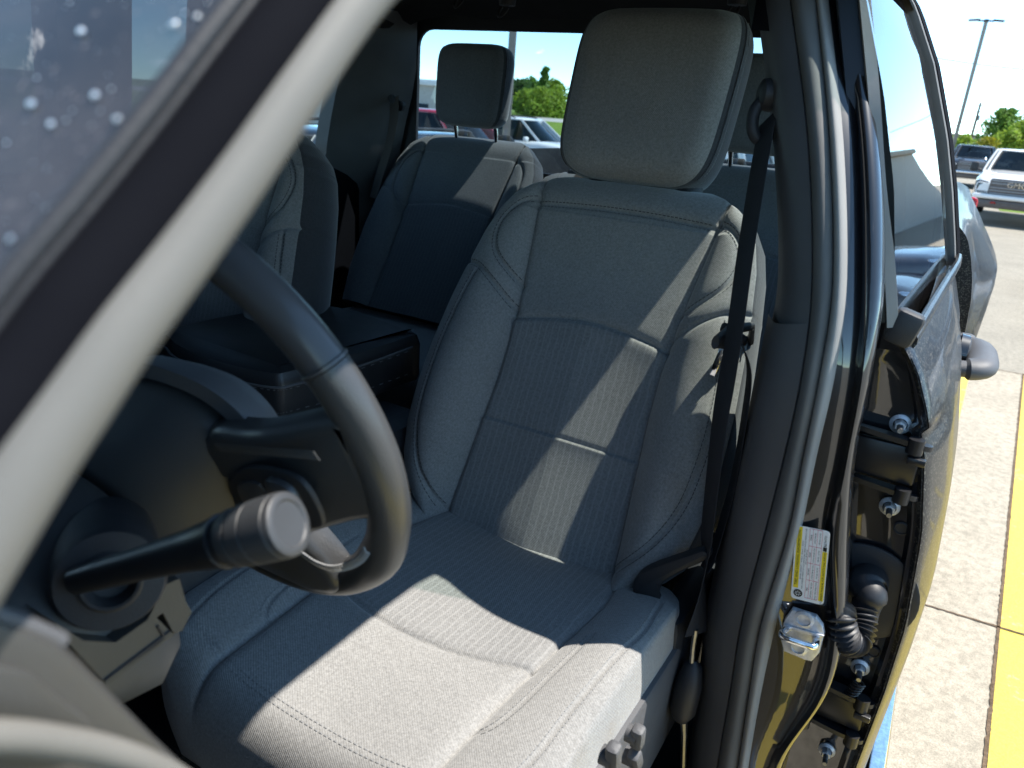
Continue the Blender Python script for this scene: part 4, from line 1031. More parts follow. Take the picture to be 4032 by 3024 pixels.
# A-pillar: sunlit bulb seal round the door opening, painted pillar, molding, windshield
ap = empty('windshield_pillar', parent=truck); ap['label'] = 'windshield pillar with a pale sunlit rubber seal'
ctr = [(900, -130), (775, 0), (640, 187), (510, 376), (385, 548), (258, 715), (152, 868), (70, 985), (0, 1092), (-90, 1235), (-190, 1400), (-330, 1640), (-480, 1900)]
Pc = [at(1050, -330, X=.79)]+smooth_path([at(u, v, X=.797) for i, (u, v) in enumerate(ctr)], 8)
mb = MB(); mb.tube(Pc, list(np.interp(np.arange(len(Pc)), [0, 10, 75], [.0080, .0082, .0108])), 22, up=(1, .25, .0), sy=1.0)
lowp = smooth_path([at(u, v, X=.785) for u, v in ((-500, 1600), (-200, 1592), (0, 1592), (110, 1602), (220, 1622), (320, 1655), (410, 1705), (470, 1780), (510, 1900), (525, 2100))], 8)
mb.tube(lowp, .0048, 16, up=(1, .25, 0)); mb.build('door_seal', M['aseal'], ap, smooth=180)
ap_off = [np.array(p) for p in Pc]
def along(d_up, x, r, name, mat, sy=1.):
    mb = MB(); mb.tube([p+np.array((x-.797, -d_up*.70, d_up*.72)) for p in ap_off], r, 14, up=(1, 0, 0), sy=sy); return mb.build(name, mat, ap, smooth=180)
along(.0095, .789, .0112, 'pillar_paint', M['jet'], .9)
along(.0195, .787, .0020, 'pillar_molding', M['blk'], .8)
along(.0232, .786, .0034, 'windshield_molding', M['blk'], .9)
# glass plane: through the pillar line, running across the truck
b0, b1 = np.array(ap_off[2])+np.array((-.014, -.0245*.70, .0245*.72)), np.array(ap_off[66])+np.array((-.014, -.0245*.70, .0245*.72))
dv = (b0-b1)/np.linalg.norm(b0-b1); lo, hi = b1-dv*.26, b0+dv*.34
mb = MB(); G = []
for t in np.linspace(0, 1, 16):
    e = lo+(hi-lo)*t; row = []
    for s in np.linspace(0, 1, 24):
        x = e[0]+(2*CX-2*e[0])*s; row.append((x, e[1]-.015*math.sin(math.pi*s), e[2]+.005*math.sin(math.pi*s)))
    G.append(row)
mb.grid(G); mb.build('windshield', M['wind'], truck)
mb = MB(); mb.tube([np.array(G[-1][j])+np.array((0, .02, -.012)) for j in range(24)], .02, 8); mb.build('windshield_header', M['blk'], truck)
mb = MB(); mb.tube([np.array(G[0][j])+np.array((0, .0, -.02)) for j in range(24)], .03, 8); mb.build('cowl', M['blk'], truck)
# droplets and grit that glint on the glass
mb = MB(); G = np.array(G)
for i in range(2600):
    t, s = rng.random(), rng.random()**1.6*.6; a = G[min(14, int(t*15)), min(22, int(s*23))]; b = G[min(14, int(t*15))+1, min(22, int(s*23))+1]
    p = a+(b-a)*rng.random(3)*[1, 1, 1]; f1, f2 = t*15-int(t*15), s*23-int(s*23); i0, j0 = min(14, int(t*15)), min(22, int(s*23))
    p = (G[i0, j0]*(1-f1)+G[i0+1, j0]*f1)*(1-f2)+(G[i0, j0+1]*(1-f1)+G[i0+1, j0+1]*f1)*f2
    r = .0002+.0012*rng.random()**5
    mb.lathe([(r, 0), (r*.9, r*.4), (r*.5, r*.8), (0, r*.9)], p+np.array((0, -.0005, .0006)), (0, -.68, .73), 6)
M['grit'] = metal('bright_grit', (.9, .9, .88), .28)
mb.build('glass_grit', M['grit'], truck)
# hood, fenders, front, front door swung wide behind the camera
mb = MB(); hy = np.linspace(-2.1, -.14, 24)
def hoodz(y, x): return 1.30+.06*min(1, (y+2.1)/1.2)-.12*max(0, (-1.75-y)/.35)**2-.10*(abs(x)/.95)**4+.025*(abs(abs(x)-.45) < .12)
mb.grid([[(CX+x, y, hoodz(y, x)) for x in np.linspace(-.97, .97, 28)] for y in hy]); mb.build('hood', M['flake'], truck)
mb = MB()
for sg in (1, -1): mb.grid([[(CX+sg*(.97+.07*math.sin(math.pi*min(1, max(0, (1.24-z)/.7)))), y, z) for z in np.linspace(1.24, .55, 12)] for y in np.linspace(-2.1, -.14, 16)])
mb.box((CX, -2.12, 1.0), (1.9, .08, .46), None, .03); mb.box((CX, -2.2, .66), (2.0, .2, .24), None, .06); mb.build('front_fender', M['flake'], truck)
fd = empty('front_door', parent=truck); hp_ = Vector((1.0, -.13, 0)); dd = Vector((math.sin(R_(80)), math.cos(R_(80))*.6, 0)).normalized(); dn_ = Vector((dd.y, -dd.x, 0))
def DP(a, z, o=0): p = hp_+dd*a+dn_*o; return (p.x, p.y, z)
mb = MB(); mb.prism([DP(a, z) for a, z in ((.02, .62), (1.02, .60), (1.06, 1.40), (.02, 1.38))], dn_*.12, bev=.03); mb.build('door_body', M['flake'], fd)
mb = MB(); mb.prism([DP(a, z, -.002) for a, z in ((.05, .66), (1.0, .66), (1.02, 1.38), (.05, 1.36))], dn_*-.05, bev=.02); mb.build('door_trim', M['blk'], fd)
mb = MB(); mb.tube([DP(.10, 1.38, .06), DP(.50, 1.82, .06), DP(.98, 1.86, .06), DP(1.06, 1.40, .06)], .025, 10); mb.build('door_window_frame', M['paint'], fd)
mb = MB(); mb.add([DP(.10, 1.38, .06), DP(1.05, 1.38, .06), DP(.97, 1.85, .06), DP(.50, 1.81, .06)], [(0, 1, 2, 3)]); mb.build('door_glass', M['glass'], fd)
M['tyre'] = plastic('tyre_rubber', (.02, .02, .02), .8, 300, .3, .2)
def wheel_mesh(mbt, mbr, c, r=.41, wd=.27, ax=(1, 0, 0)):
    mbt.lathe([(r*.62, -wd*.45), (r*.9, -wd*.5), (r, -wd*.36), (r, wd*.36), (r*.9, wd*.5), (r*.62, wd*.45)], c, ax, 36)
    mbr.lathe([(r*.62, wd*.44), (r*.58, wd*.40), (r*.54, wd*.15), (r*.2, wd*.22), (r*.16, wd*.34), (0, wd*.34)], c, ax, 30); mbr.lathe([(r*.62, wd*.44), (r*.6, -wd*.4)], c, ax, 30)
for x, y in ((CX+.88, -1.25), (CX-.88, -1.25), (CX+.90, 3.35), (CX-.90, 3.35)):
    a, b = MB(), MB(); wheel_mesh(a, b, (x, y, .42-LIFT), .42, ax=(1 if x > 0 else -1, 0, 0)); t_ = a.build('wheel', M['tyre'], truck); b.build('rim', M['steel'], t_)

# ================================================================== THE LOT AROUND IT
CAM = CAM+np.array((0, 0, LIFT))
def ground_mat(name, col, sp=.35, grain=(.55, .52, .46), stain=.35, sc=1.):
    q = N(name); co = q.coord()
    a = q.noise(180*sc, 3, .7, co); b = q.noise(1.3, 5, .62, co); c_ = q.noise(22, 4, .65, co)
    c = q.ramp(a, [x*(1-sp) for x in col], [min(1, x*(1+sp*.6)) for x in col], .3, .7)
    c = q.mix(stain, c, q.ramp(b, .55, 1.15, .3, .7), 'MULTIPLY'); c = q.mix(min(.9, .35*sp/.35), c, q.ramp(c_, .42, 1.1, .36, .58), 'MULTIPLY')
    q.set(Base_Color=c, Roughness=.9, Specular_IOR_Level=.2); q.bump(q.math('ADD', a, c_), .5, .003); return q.m
M['lot'] = ground_mat('lot_concrete', (.31, .285, .235))
M['walk'] = ground_mat('walk_concrete', (.41, .365, .29), .38, stain=.4)
def worn_yellow():
    q = N('worn_yellow_paint'); co = q.coord(); a = q.noise(150, 3, .7, co); wv = q.noise(9, 6, .7, co); big = q.noise(2., 3, .6, co)
    c = q.ramp(a, (.50, .37, .05), (.62, .48, .10), .3, .7); mk = q.ramp(q.math('MULTIPLY', wv, q.math('ADD', big, .45)), 0., 1., .58, .66)
    c = q.mix(q.math('MULTIPLY', mk, .8), c, (.42, .36, .24)); q.set(Base_Color=c, Roughness=.8); q.bump(q.math('ADD', a, wv), .5, .003); return q.m
M['ypaint'] = worn_yellow()
M['joint'] = ground_mat('joint_grime', (.16, .11, .07), .6)
M['grass'] = ground_mat('verge_grass', (.16, .25, .035), .5, stain=.5)
M['road'] = ground_mat('pale_road', (.42, .40, .37), .2)
def sheet(name, pts, z, mat, sub=None):
    mb = MB(); mb.add([(x, y, z) for x, y in pts], [list(range(len(pts)))]); o = mb.build(name, mat, smooth=None); tag(o, kind='structure'); return o
sheet('parking_lot', [(-500, -300), (500, -300), (500, 900), (-500, 900)], 0, M['lot'])
dirv = np.array([.065, 1.]); ex_ = lambda y: 1.335+.0652*y
sheet('walkway', [(ex_(-6)-.9, -6), (ex_(-6), -6), (ex_(8.3), 8.3), (ex_(8.3)-.9, 8.27)], .004, M['walk'])
sheet('painted_zone', [(ex_(-6)+.008, -6), (ex_(-6)+.9, -6), (ex_(8.3)+.9, 8.33), (ex_(8.3)+.008, 8.3)], .004, M['ypaint'])
def joint(a, b, w, z=.0085):
    mb = MB(); a, b = np.array(a), np.array(b); d = (b-a)/np.linalg.norm(b-a); nn = np.array((-d[1], d[0])); L = np.linalg.norm(b-a); k = max(2, int(L/.02)); r1 = rng.normal(size=(k+1, 2))*.25; pts = []
    for i in range(k+1): p = a+d*L*i/k; pts.append([(*(p+nn*w/2*(1+r1[i, 0])), z), (*(p-nn*w/2*(1+r1[i, 1])), z)])
    mb.grid(pts); o = mb.build('paving_joint', M['joint'], smooth=None); tag(o, kind='structure')
joint((ex_(-4), -4), (ex_(8.3), 8.3), .013)
for y in (-1.2, 3.55, 8.28): joint((ex_(y)-.9, y-.06), (ex_(y)+.9, y+.06), .012)
sheet('edge_line', [(1.165, 3.3), (1.226, 3.3), (1.437, 8.0), (1.376, 8.0)], .0082, M['ypaint'])
# slim hatch stripes on the pavement beside the truck
for y in (1.2, 2.0, 2.8, 3.6, 4.4, 5.2):
    sheet('hatch_stripe', [(ex_(y)+1.0, y), (ex_(y)+1.9, y+.35), (ex_(y)+1.9, y+.47), (ex_(y)+1.0, y+.12)], .004, M['ypaint'])
def strip_land(name, d0, z0, d1, z1, mat):
    mb = MB(); G = []
    for a in np.linspace(R_(12), R_(75), 24): G.append([(CAM[0]-math.sin(a)*d, math.cos(a)*d, z) for d, z in ((d0, z0), (d1, z1))])
    mb.grid(G); tag(mb.build(name, mat, smooth=None), kind='structure')
strip_land('embankment', 48, .0, 56, 1.28, M['grass']); strip_land('road', 56, 1.28, 66, 1.42, M['road']); strip_land('verge', 66, 1.42, 120, 1.9, M['grass'])
sheet('verge', [(2.2, 30), (3.1, 30), (3.4, 40), (2.0, 40)], .008, M['grass'])

# ------------------------------------------------------------------ vehicles
def body_ring(w, zl, zb, crown):
    R = [(w*.86, zl), (w*.97, zl+.06), (w, zl+.25), (w*1.0, zb-.28), (w*.985, zb-.12), (w*.95, zb-.03), (w*.86, zb+crown*.5), (w*.45, zb+crown*.95), (0, zb+crown)]
    return R+[(-y, z) for y, z in R[::-1][1:]]
CAR = {}
def car(name, label, cat, color, loc, rz, L=4.6, Wd=1.86, H=1.66, belt=1.02, hood=1.0, group=None, rails=True, van=False, dk='cardark', flake=0.):
    key = name+str(color)
    pm = CAR.get(key) or paint(key+'_paint', color, flake, .04); CAR[key] = pm
    root = tag(empty(name, loc, rz), label, cat, group)
    hw, hl = Wd/2, L/2; mb = MB(); G = []
    st = [(-hl, .55, belt-.12, .86), (-hl+.06, .40, belt-.04, .92), (-hl+.35, .30, belt, .98), (-hl*.45, .26, belt, 1.), (0, .26, belt-.01, 1.), (hl*.32, .26, belt-.02, 1.), (hl*.45, .26, hood, 1.), (hl*.72, .27, hood-.05, .985), (hl*.9, .30, hood-.13, .95), (hl*.975, .34, hood-.24, .88), (hl, .42, hood-.36, .80)]
    for x, zl, zb, ws in st: G.append([(x, y, z) for y, z in body_ring(hw*ws, zl, zb, .03)])
    xs_ = [s[0] for s in st]; XX = np.linspace(-hl, hl, 44); GG = np.array(G)
    G2 = np.stack([np.stack([np.interp(XX, xs_, GG[:, j, c]) for c in range(3)], -1) for j in range(GG.shape[1])], 1)
    mb.grid(G2); mb.add(G2[0], [list(range(G2.shape[1]))]); mb.add(G2[-1], [list(range(G2.shape[1]))[::-1]])
    mb.build('body', pm, root, smooth=45)
    # greenhouse: base and roof outlines
    xb0, xb1, xt0, xt1 = -hl+.12, hl*.40, -hl+(.42 if not van else .2), hl*.06
    def gh(t, sx=1.):                                       # t 0 base .. 1 roof
        x0, x1 = xb0+(xt0-xb0)*t, xb1+(xt1-xb1)*t; yw = hw*(.93-.17*t**1.3)*sx; z = belt-.02+(H-.05-belt)*t
        return [(x0, -yw*.86, z), (x0-.04*(1-t), 0, z), (x0, yw*.86, z), (x0+.25, yw*.97, z), ((x0+x1)/2, yw, z), (x1-.3, yw*.97, z), (x1, yw*.84, z), (x1+.07, 0, z), (x1, -yw*.84, z), (x1-.3, -yw*.97, z), ((x0+x1)/2, -yw, z), (x0+.25, -yw*.97, z)]
    mb = MB(); mb.grid([gh(t) for t in np.linspace(0, 1, 9)], cv=True); mb.build('window', M[dk], root, smooth=50)
    mb = MB(); top_ = gh(1, 1.01)
    cen = np.array([(xt0+xt1)/2, 0, 0])
    rings = []
    for sc_, z in ((1.0, H-.075), (1.0, H-.05), (.97, H-.025), (.85, H-.006), (.5, H), (.01, H+.002)): rings.append([(cen[0]+(p[0]-cen[0])*sc_, p[1]*sc_, z) for p in top_])
    mb.grid(rings, cv=True)
    for sg in (1, -1):                                      # pillars
        g0, g1 = gh(0, 1.012), gh(1, 1.012)
        for i, r in ((6 if sg == 1 else 8, .045), (4 if sg == 1 else 10, .035), (2 if sg == 1 else 0, .075), (3 if sg == 1 else 11, .06)):
            mb.tube([np.array(gh(t, 1.008)[i]) for t in np.linspace(0, 1, 7)], r, 8, sy=.5)
    mb.build('roof', pm, root, smooth=50)
    if rails:
        for sg in (1, -1):
            mb = MB(); yr = hw*.68*sg; mb.tube(smooth_path([(xt0+.1, yr, H-.04), (xt0+.25, yr, H+.02), (xt1-.45, yr, H+.02), (xt1-.2, yr, H-.03)], 5), .016, 8); mb.build('roof_rail', M['blk'], root)
    for sg in (1, -1):
        mb = MB(); mb.box((xb1-.32, sg*(hw+.07), belt+.04), (.12, .20, .15), None, .05, seg=3); mb.build('side_mirror', pm, root)
        mb = MB(); mb.box((hl*.93, sg*hw*.68, hood-.25), (.22, .34, .12), (0, R_(20), sg*R_(-22)), .04); mb.build('headlight', M['chrome'], root)
        mb = MB(); mb.box((-hl+.06, sg*hw*.76, belt-.20), (.12, .22, .26), None, .03); mb.build('tail_lamp', bpy.data.materials['red_lens'], root)
        for xw in (hl*.62, -hl*.6):
            a, b = MB(), MB(); wheel_mesh(a, b, (xw, sg*(hw-.11), .34), .34, .22, (0, sg, 0)); t_ = a.build('wheel', M['tyre'], root); b.build('rim', M['steel'], t_)
        mb = MB(); mb.tube([(-hl*.1, sg*(hw+.002), belt-.16), (.12, sg*(hw+.012), belt-.16), (.18, sg*(hw+.002), belt-.16)], .014, 8); mb.tube([(-hl*.42, sg*(hw+.002), belt-.16), (-hl*.36, sg*(hw+.012), belt-.16), (-hl*.30, sg*(hw+.002), belt-.16)], .014, 8); mb.build('door_handle', M['chrome'], root)
    mb = MB(); mb.box((hl-.02, 0, hood-.42), (.06, hw*1.1, .20), None, .03); mb.build('grille', M['blk'], root)
    return root
def pickup(name, label, color, loc, rz, detail=True, s=1.):
    pm = paint(name+'_paint_%d' % int(color[0]*100), color, 0, .05)
    root = tag(empty(name, loc, rz), label, 'pickup truck'); W2 = 1.02
    mb = MB(); XX = np.linspace(-2.9, 2.85, 50); G = []
    for x in XX:
        zb = np.interp(x, [-2.9, -1.1, -1.0, .9, 1.2, 2.4, 2.7, 2.85], [1.36, 1.36, 1.28, 1.28, 1.34, 1.27, 1.20, 1.02]); ws = np.interp(x, [-2.9, 2.3, 2.7, 2.85], [.98, 1, .97, .90])
        G.append([(x, y, z) for y, z in body_ring(W2*ws, .62, zb, .05 if x > 1 else .01)])
    mb.grid(G); n = len(G[0]); mb.add(G[0], [list(range(n))]); mb.add(G[-1], [list(range(n))[::-1]])
    for sg in (1, -1): mb.box((1.95, sg*.55, 1.31), (1.3, .30, .05), (0, R_(3), 0), .02)
    mb.build('body', pm, root, smooth=45)
    def gh(t, sx=1.):
        x0, x1 = -1.05+.12*t, 1.28-.72*t; yw = W2*(.95-.19*t**1.3)*sx; z = 1.26+.64*t
        return [(x0, -yw*.95, z), (x0, yw*.95, z), (x0+.2, yw, z), (x1-.25, yw*.98, z), (x1, yw*.86, z), (x1+.09, 0, z), (x1, -yw*.86, z), (x1-.25, -yw*.98, z), (x0+.2, -yw, z)]
    mb = MB(); mb.grid([gh(t) for t in np.linspace(0, 1, 9)], cv=True); mb.build('window', M['cardark'], root, smooth=50)
    mb = MB(); c0 = -.2; mb.grid([[(c0+(p[0]-c0)*k, p[1]*k, z) for p in gh(1, 1.01)] for k, z in ((1, 1.86), (1.0, 1.90), (.95, 1.935), (.7, 1.95), (.01, 1.955))], cv=True)
    for i in (1, 2, 3, 4, 6, 7, 8, 0): mb.tube([np.array(gh(t, 1.008)[i]) for t in np.linspace(0, 1, 7)], .05, 8, sy=.6)
    for y in (-.16, 0, .16): mb.box((.35, y, 1.955), (.09, .05, .02), None, .008)
    mb.build('roof', pm, root, smooth=50)
    for sg in (1, -1):
        mb = MB(); mb.box((.95, sg*1.20, 1.42), (.14, .20, .26), None, .05, seg=3); mb.tube([(.95, sg*.98, 1.32), (.95, sg*1.14, 1.36)], .03, 8); mb.build('side_mirror', M['blk'], root)
        for xw in (1.85, -1.75):
            a, b = MB(), MB(); wheel_mesh(a, b, (xw, sg*.90, .41), .41, .26, (0, sg, 0)); t_ = a.build('wheel', M['tyre'], root); b.build('rim', M['steel'], t_)
        mb = MB(); mb.prism(smooth_path([(2.80, sg*y, z) for y, z in ((.70, 1.10), (.97, 1.12), (.985, .95), (.93, .78), (.80, .78), (.76, .98), (.70, 1.0))], 3, True), (.035, 0, 0), bev=.008); mb.build('headlight', M['cardark'], root)
        mb = MB(); mb.tube(smooth_path([(2.84, sg*.72, 1.06), (2.84, sg*.93, 1.07), (2.84, sg*.95, .92), (2.84, sg*.90, .80)], 4), .016, 8); mb.build('running_light', M['white'], root)
    M['grillmat'] = M.get('grillmat') or plastic('brown_grey_grille', (.10, .085, .08), .4, 300, .1, .5)
    mb = MB(); mb.prism(rrect((2.84, 0, .99), (0, 1, 0), (0, 0, 1), 1.32, .42, .06), (.03, 0, 0), bev=.01); gr = mb.build('grille', M['grillmat'], root)
    mb = MB()
    for z in (.83, .90, .97, 1.08, 1.15): mb.box((2.878, 0, z), (.02, 1.26, .026), None, .008)
    mb.build('grille_bar', M['steel'], gr)
    mb = MB(); mb.box((2.89, 0, .74), (.22, 1.98, .12), None, .05); mb.build('bumper', pm if color[0] > .3 else M['chrome'], root)
    mb = MB(); mb.box((2.84, 0, .56), (.22, 1.85, .22), None, .05); mb.box((2.94, 0, .60), (.03, 1.2, .05), None, .01); mb.build('air_dam', M['grillmat'], root)
    if detail:
        mb = MB(); mb.text('GMC', .20, (2.90, -.27, 1.00), (0, 1, 0), (0, 0, 1), .012); gm = mb.build('badge_lettering', M['chrome'], gr, smooth=None)
        for sg in (1, -1):
            mb = MB(); mb.tube(smooth_path([(2.93, sg*.52, .58), (3.0, sg*.50, .60), (3.0, sg*.44, .60), (2.93, sg*.42, .58)], 4), .022, 8); mb.build('tow_hook', bpy.data.materials['red_lens'], root)
    return root
g = px(3990, 900, Z=0)
pickup('white_pickup', 'white pickup truck facing the camera across the lot with a wide dark grille', (.80, .80, .79), (g[0], g[1]+2.9, 0), R_(-93))
g = px(3800, 742, Z=0); pickup('black_pickup', 'dark blue-black pickup parked on the far side beyond the white pickup', (.012, .014, .02), (g[0], g[1]+2.9, 0), R_(-88), False)
def gpos(u, dist): q = px(u, 567+(u-3838)*.0785, d=1.)-CAM; q[2] = 0; q = q/np.linalg.norm(q); return CAM[0]+q[0]*dist, CAM[1]+q[1]*dist
x, y = gpos(1790, 18.5); car('red_suv', 'bright red crossover seen through the rear window', 'car', (.42, .012, .035), (x, y, 0), R_(-14), 4.9, 1.98, 1.84, 1.16, 1.16, rails=False)
x, y = gpos(2085, 25.); car('white_suv', 'white crossover behind the red one, seen through the rear window', 'car', (.80, .80, .79), (x, y, 0), R_(-4), 4.7, 1.9, 1.74, 1.1, 1.08)
car('dark_suv', 'dark crossover parked on the passenger side, glimpsed through the side window', 'car', (.012, .013, .016), (-4.0, 4.6, 0), R_(-90), 4.9, 1.95, 1.74, 1.06, 1.05)
car('white_crossover', 'white crossover parked nose in beside the truck, nearest of those reflected in its rear door', 'car', (.80, .80, .79), (4.95, 8.4, 0), R_(180), 4.6, 1.85, 1.62, 1.02, 1.0)
car('charcoal_sedan', 'charcoal sedan parked beyond the white crossover, reflected in the rear door', 'car', (.03, .032, .036), (5.0, 11.1, 0), R_(178), 4.7, 1.85, 1.46, .92, .90, rails=False)
car('slate_crossover', 'slate blue crossover parked third in the row reflected in the rear door', 'car', (.03, .05, .085), (5.0, 13.8, 0), R_(182), 4.7, 1.9, 1.68, 1.05, 1.03)
for i, (u, d, c) in enumerate(((3868, 62, (.8, .8, .8)), (3893, 70, (.05, .05, .06)), (3912, 66, (.75, .76, .78)), (3930, 80, (.30, .31, .33)), (3858, 84, (.02, .02, .03)))):
    x, y = gpos(u, d); car('parked_car', ('white car', 'dark grey car', 'pale silver car', 'mid grey car', 'black car')[i]+' in the far row under the trees', 'car', c, (x, y, 0), R_(-90+6*i), 4.6, 1.85, 1.55, 1.0, .98, 'cars in the far row', rails=False)
x, y = gpos(2560, 15.); car('silver_van', 'white van glimpsed behind the rear seat headrest', 'van', (.78, .78, .77), (x, y, 0), R_(172), 5.0, 1.95, 1.75, 1.08, 1.05, rails=False)
for ob in bpy.data.objects:
    if ob.name.startswith('silver_van'): ob.name = 'white_van'

# ------------------------------------------------------------------ lamp posts, poles, wires
M['pole'] = metal('bronze_pole', (.30, .26, .22), .55, .2)
M['galv'] = plastic('weathered_wood', (.13, .10, .085), .9, 60, .5, .1)
def lamp_post(loc, h, r, label, rz=0):
    root = tag(empty('lamp_post', loc, rz), label, 'lamp post')
    mb = MB(); mb.box((0, 0, h/2), (r*2, r*2, h), None, r*.25); mb.build('pole', M['pole'], root)
    mb = MB(); mb.lathe([(r*2.2, 0), (r*2.2, .55), (r*1.9, .6), (0, .6)], (0, 0, 0), (0, 0, 1), 20); mb.build('base', M['walk'], root)
    for sg in (1, -1):
        mb = MB(); mb.box((sg*.52, 0, h+.04), (.50, .34, .07), (0, sg*R_(4), 0), .03); mb.build('lamp_head', M['blksteel'], root)
    mb = MB(); mb.tube([(-.35, 0, h+.02), (.35, 0, h+.02)], .04, 8); mb.box((0, 0, h+.03), (.2, .2, .12), None, .02); mb.build('bracket', M['blksteel'], root)
    return root
x, y = gpos(3757, 46.); lamp_post((x, y, 0), 7.6, .085, 'tall twin headed lamp post standing in the far lot', R_(8))
x, y = gpos(2000, 24.); lamp_post((x, y, 0), 8.5, .115, 'brown lamp post seen through the rear window', R_(30))
def utility(u, dist, h, label, rz):
    x, y = gpos(u, dist); root = tag(empty('utility_pole', (x, y, 0), rz), label, 'utility pole', 'utility poles along the road')
    mb = MB(); mb.tube([(0, 0, 0), (0, 0, h)], [.30, .20], 10); mb.build('pole', M['galv'], root)
    for z in (h-.5, h-1.6):
        mb = MB(); mb.box((0, 0, z), (2.3, .10, .12), (0, R_(3), 0)); mb.build('cross_arm', M['galv'], root)
        for q in (-1.05, -.5, .5, 1.05):
            mb = MB(); mb.lathe([(.05, 0), (.07, .08), (.04, .12), (.06, .2), (0, .24)], (q, 0, z+.06), (0, 0, 1), 8); mb.build('insulator', M['steel'], root)
    mb = MB(); mb.lathe([(.02, -.45), (.2, -.42), (.22, 0), (.2, .4), (.02, .44)], (.42, .1, h-2.6), (0, 0, 1), 12); mb.build('transformer', M['steel'], root)
    return np.array((x, y, h))
u1 = utility(3818, 165, 9.0, 'leaning weathered utility pole with two cross arms left of the round tree', R_(20))
u2 = utility(3945, 200, 9.6, 'thin utility pole rising through the round tree', R_(25))
u3 = utility(3990, 210, 8.0, 'shortest utility pole above the hedge on the right', R_(30))
def wire(a, b, sag, r, label):
    a, b = np.array(a, float), np.array(b, float); mb = MB(); mb.tube([a+(b-a)*t-np.array((0, 0, sag*4*t*(1-t))) for t in np.linspace(0, 1, 30)], r, 6)
    return tag(mb.build('overhead_wire', M['boot']), label, 'wire')
wire(px(3300, 150, d=38.), px(4500, 290, d=46.), .5, .022, 'single dark wire crossing the sky beside the lamp post')
wire(u1+np.array((0, 0, -.3)), u2+np.array((0, 0, -.3)), .8, .02, 'power line strung between the leaning pole and the thin pole')
wire((8.6, -10, 8.2), (9.6, 60, 9.0), 1.0, .022, 'overhead cable along the driver side, reflected in the door glass')
wire((9.6, -10, 9.4), (10.6, 60, 10.2), 1.2, .018, 'second overhead cable reflected higher in the door glass')

# ------------------------------------------------------------------ trees and hedges
def leaf_mat(name, col):
    q = N(name); co = q.coord(); n1 = q.noise(.9, 3, .6, co); n2 = q.noise(6, 2, .5, co)
    c = q.ramp(n1, [x*.65 for x in col], [x*1.4 for x in col], .3, .7); c = q.mix(.5, c, q.ramp(n2, .6, 1.3, .3, .7), 'MULTIPLY')
    q.set(Base_Color=c, Roughness=.6, Specular_IOR_Level=.3); q.b.inputs['Subsurface Weight'].default_value = 0
    tl = q.n('ShaderNodeBsdfTranslucent'); q.l(c, tl.inputs[0]); ms = q.n('ShaderNodeMixShader'); ms.inputs[0].default_value = .5
    q.l(q.b.outputs[0], ms.inputs[1]); q.l(tl.outputs[0], ms.inputs[2]); q.l(ms.outputs[0], q.out.inputs[0]); return q.m
LM = [leaf_mat('leaf_green', (.13, .24, .04)), leaf_mat('leaf_lime', (.24, .34, .04)), leaf_mat('leaf_dark', (.07, .14, .035)), leaf_mat('leaf_yellow', (.26, .25, .02))]
M['bark'] = plastic('bark', (.09, .07, .05), .9, 40, .6, .1, .01)
def tree(name, label, loc, h, r, mat, nblob=9, leaves=2200, trunk=.35, group='trees beyond the lot', ls=.17, cat='tree', conic=0.):
    root = tag(empty(name, loc), label, cat, group); th = h*trunk; B = []
    for i in range(nblob):
        t = (i+.5)/nblob; z = th*.8+(h-th*.8)*t; rr = r*(math.sin(math.pi*min(1, .18+.8*t))**.6)*(1-conic*t); a = i*2.4+rng.random()
        B.append((math.cos(a)*rr*.55*rng.random()**.5, math.sin(a)*rr*.55*rng.random()**.5, z, max(.25, rr*(.42+.3*rng.random()))))
    mb = MB(); mb.tube([(0, 0, 0), (.03, 0, th*.6), (0, .05, th*1.3)], [r*.075+.05, r*.055+.03, r*.03], 8)
    for b in B[:6]: mb.tube([(0, 0, th*.7), (b[0]*.5, b[1]*.5, (th*.7+b[2])/2), (b[0], b[1], b[2])], [r*.03+.015, r*.02+.01, .012], 6)
    mb.build('trunk', M['bark'], root)
    V = []; F = []
    for i in range(leaves):
        b = B[rng.integers(nblob)]; d = rng.normal(size=3); d /= np.linalg.norm(d); q = .30+.92*rng.random()**.6
        p = np.array(b[:3])+d*b[3]*q*np.array((1, 1, .85)); 
        if p[2] < th*.45: continue
        nn = d*.6+rng.normal(size=3)*.6+np.array((0, 0, .3)); nn /= np.linalg.norm(nn); e1 = np.cross(nn, rng.normal(size=3)); e1 /= np.linalg.norm(e1); e2 = np.cross(nn, e1); s = ls*(.6+.8*rng.random())
        k = len(V); V += [p-e1*s, p+e2*s*.55, p+e1*s, p-e2*s*.55]; F.append((k, k+1, k+2, k+3))
    mb = MB(); mb.add(V, F); mb.build('crown', mat, root, smooth=None); return root
T = lambda u, d: (*gpos(u, d), 0)
tree('broad_tree', 'big round green tree with a thin utility pole rising through it', T(3930, 125), 6.6, 2.9, LM[0], 14, 5200, .25, ls=.22)
tree('leafy_tree', 'bright lime tree on the right edge, right of the round tree', T(4015, 120), 5.0, 2.6, LM[1], 12, 4000, .2, ls=.2)
tree('leafy_tree', 'lime tree between the round tree and the right edge', T(3972, 118), 4.0, 2.0, LM[1], 10, 3000, .2, ls=.2)
tree('rounded_shrub', 'yellow green rounded shrub right of the leaning utility pole', T(3888, 105), 2.7, 1.7, LM[3], 9, 2600, .05, ls=.16, cat='shrub')
tree('rounded_shrub', 'yellow green shrub left of the leaning utility pole', T(3795, 105), 2.9, 1.6, LM[1], 9, 2200, .05, ls=.16, cat='shrub')
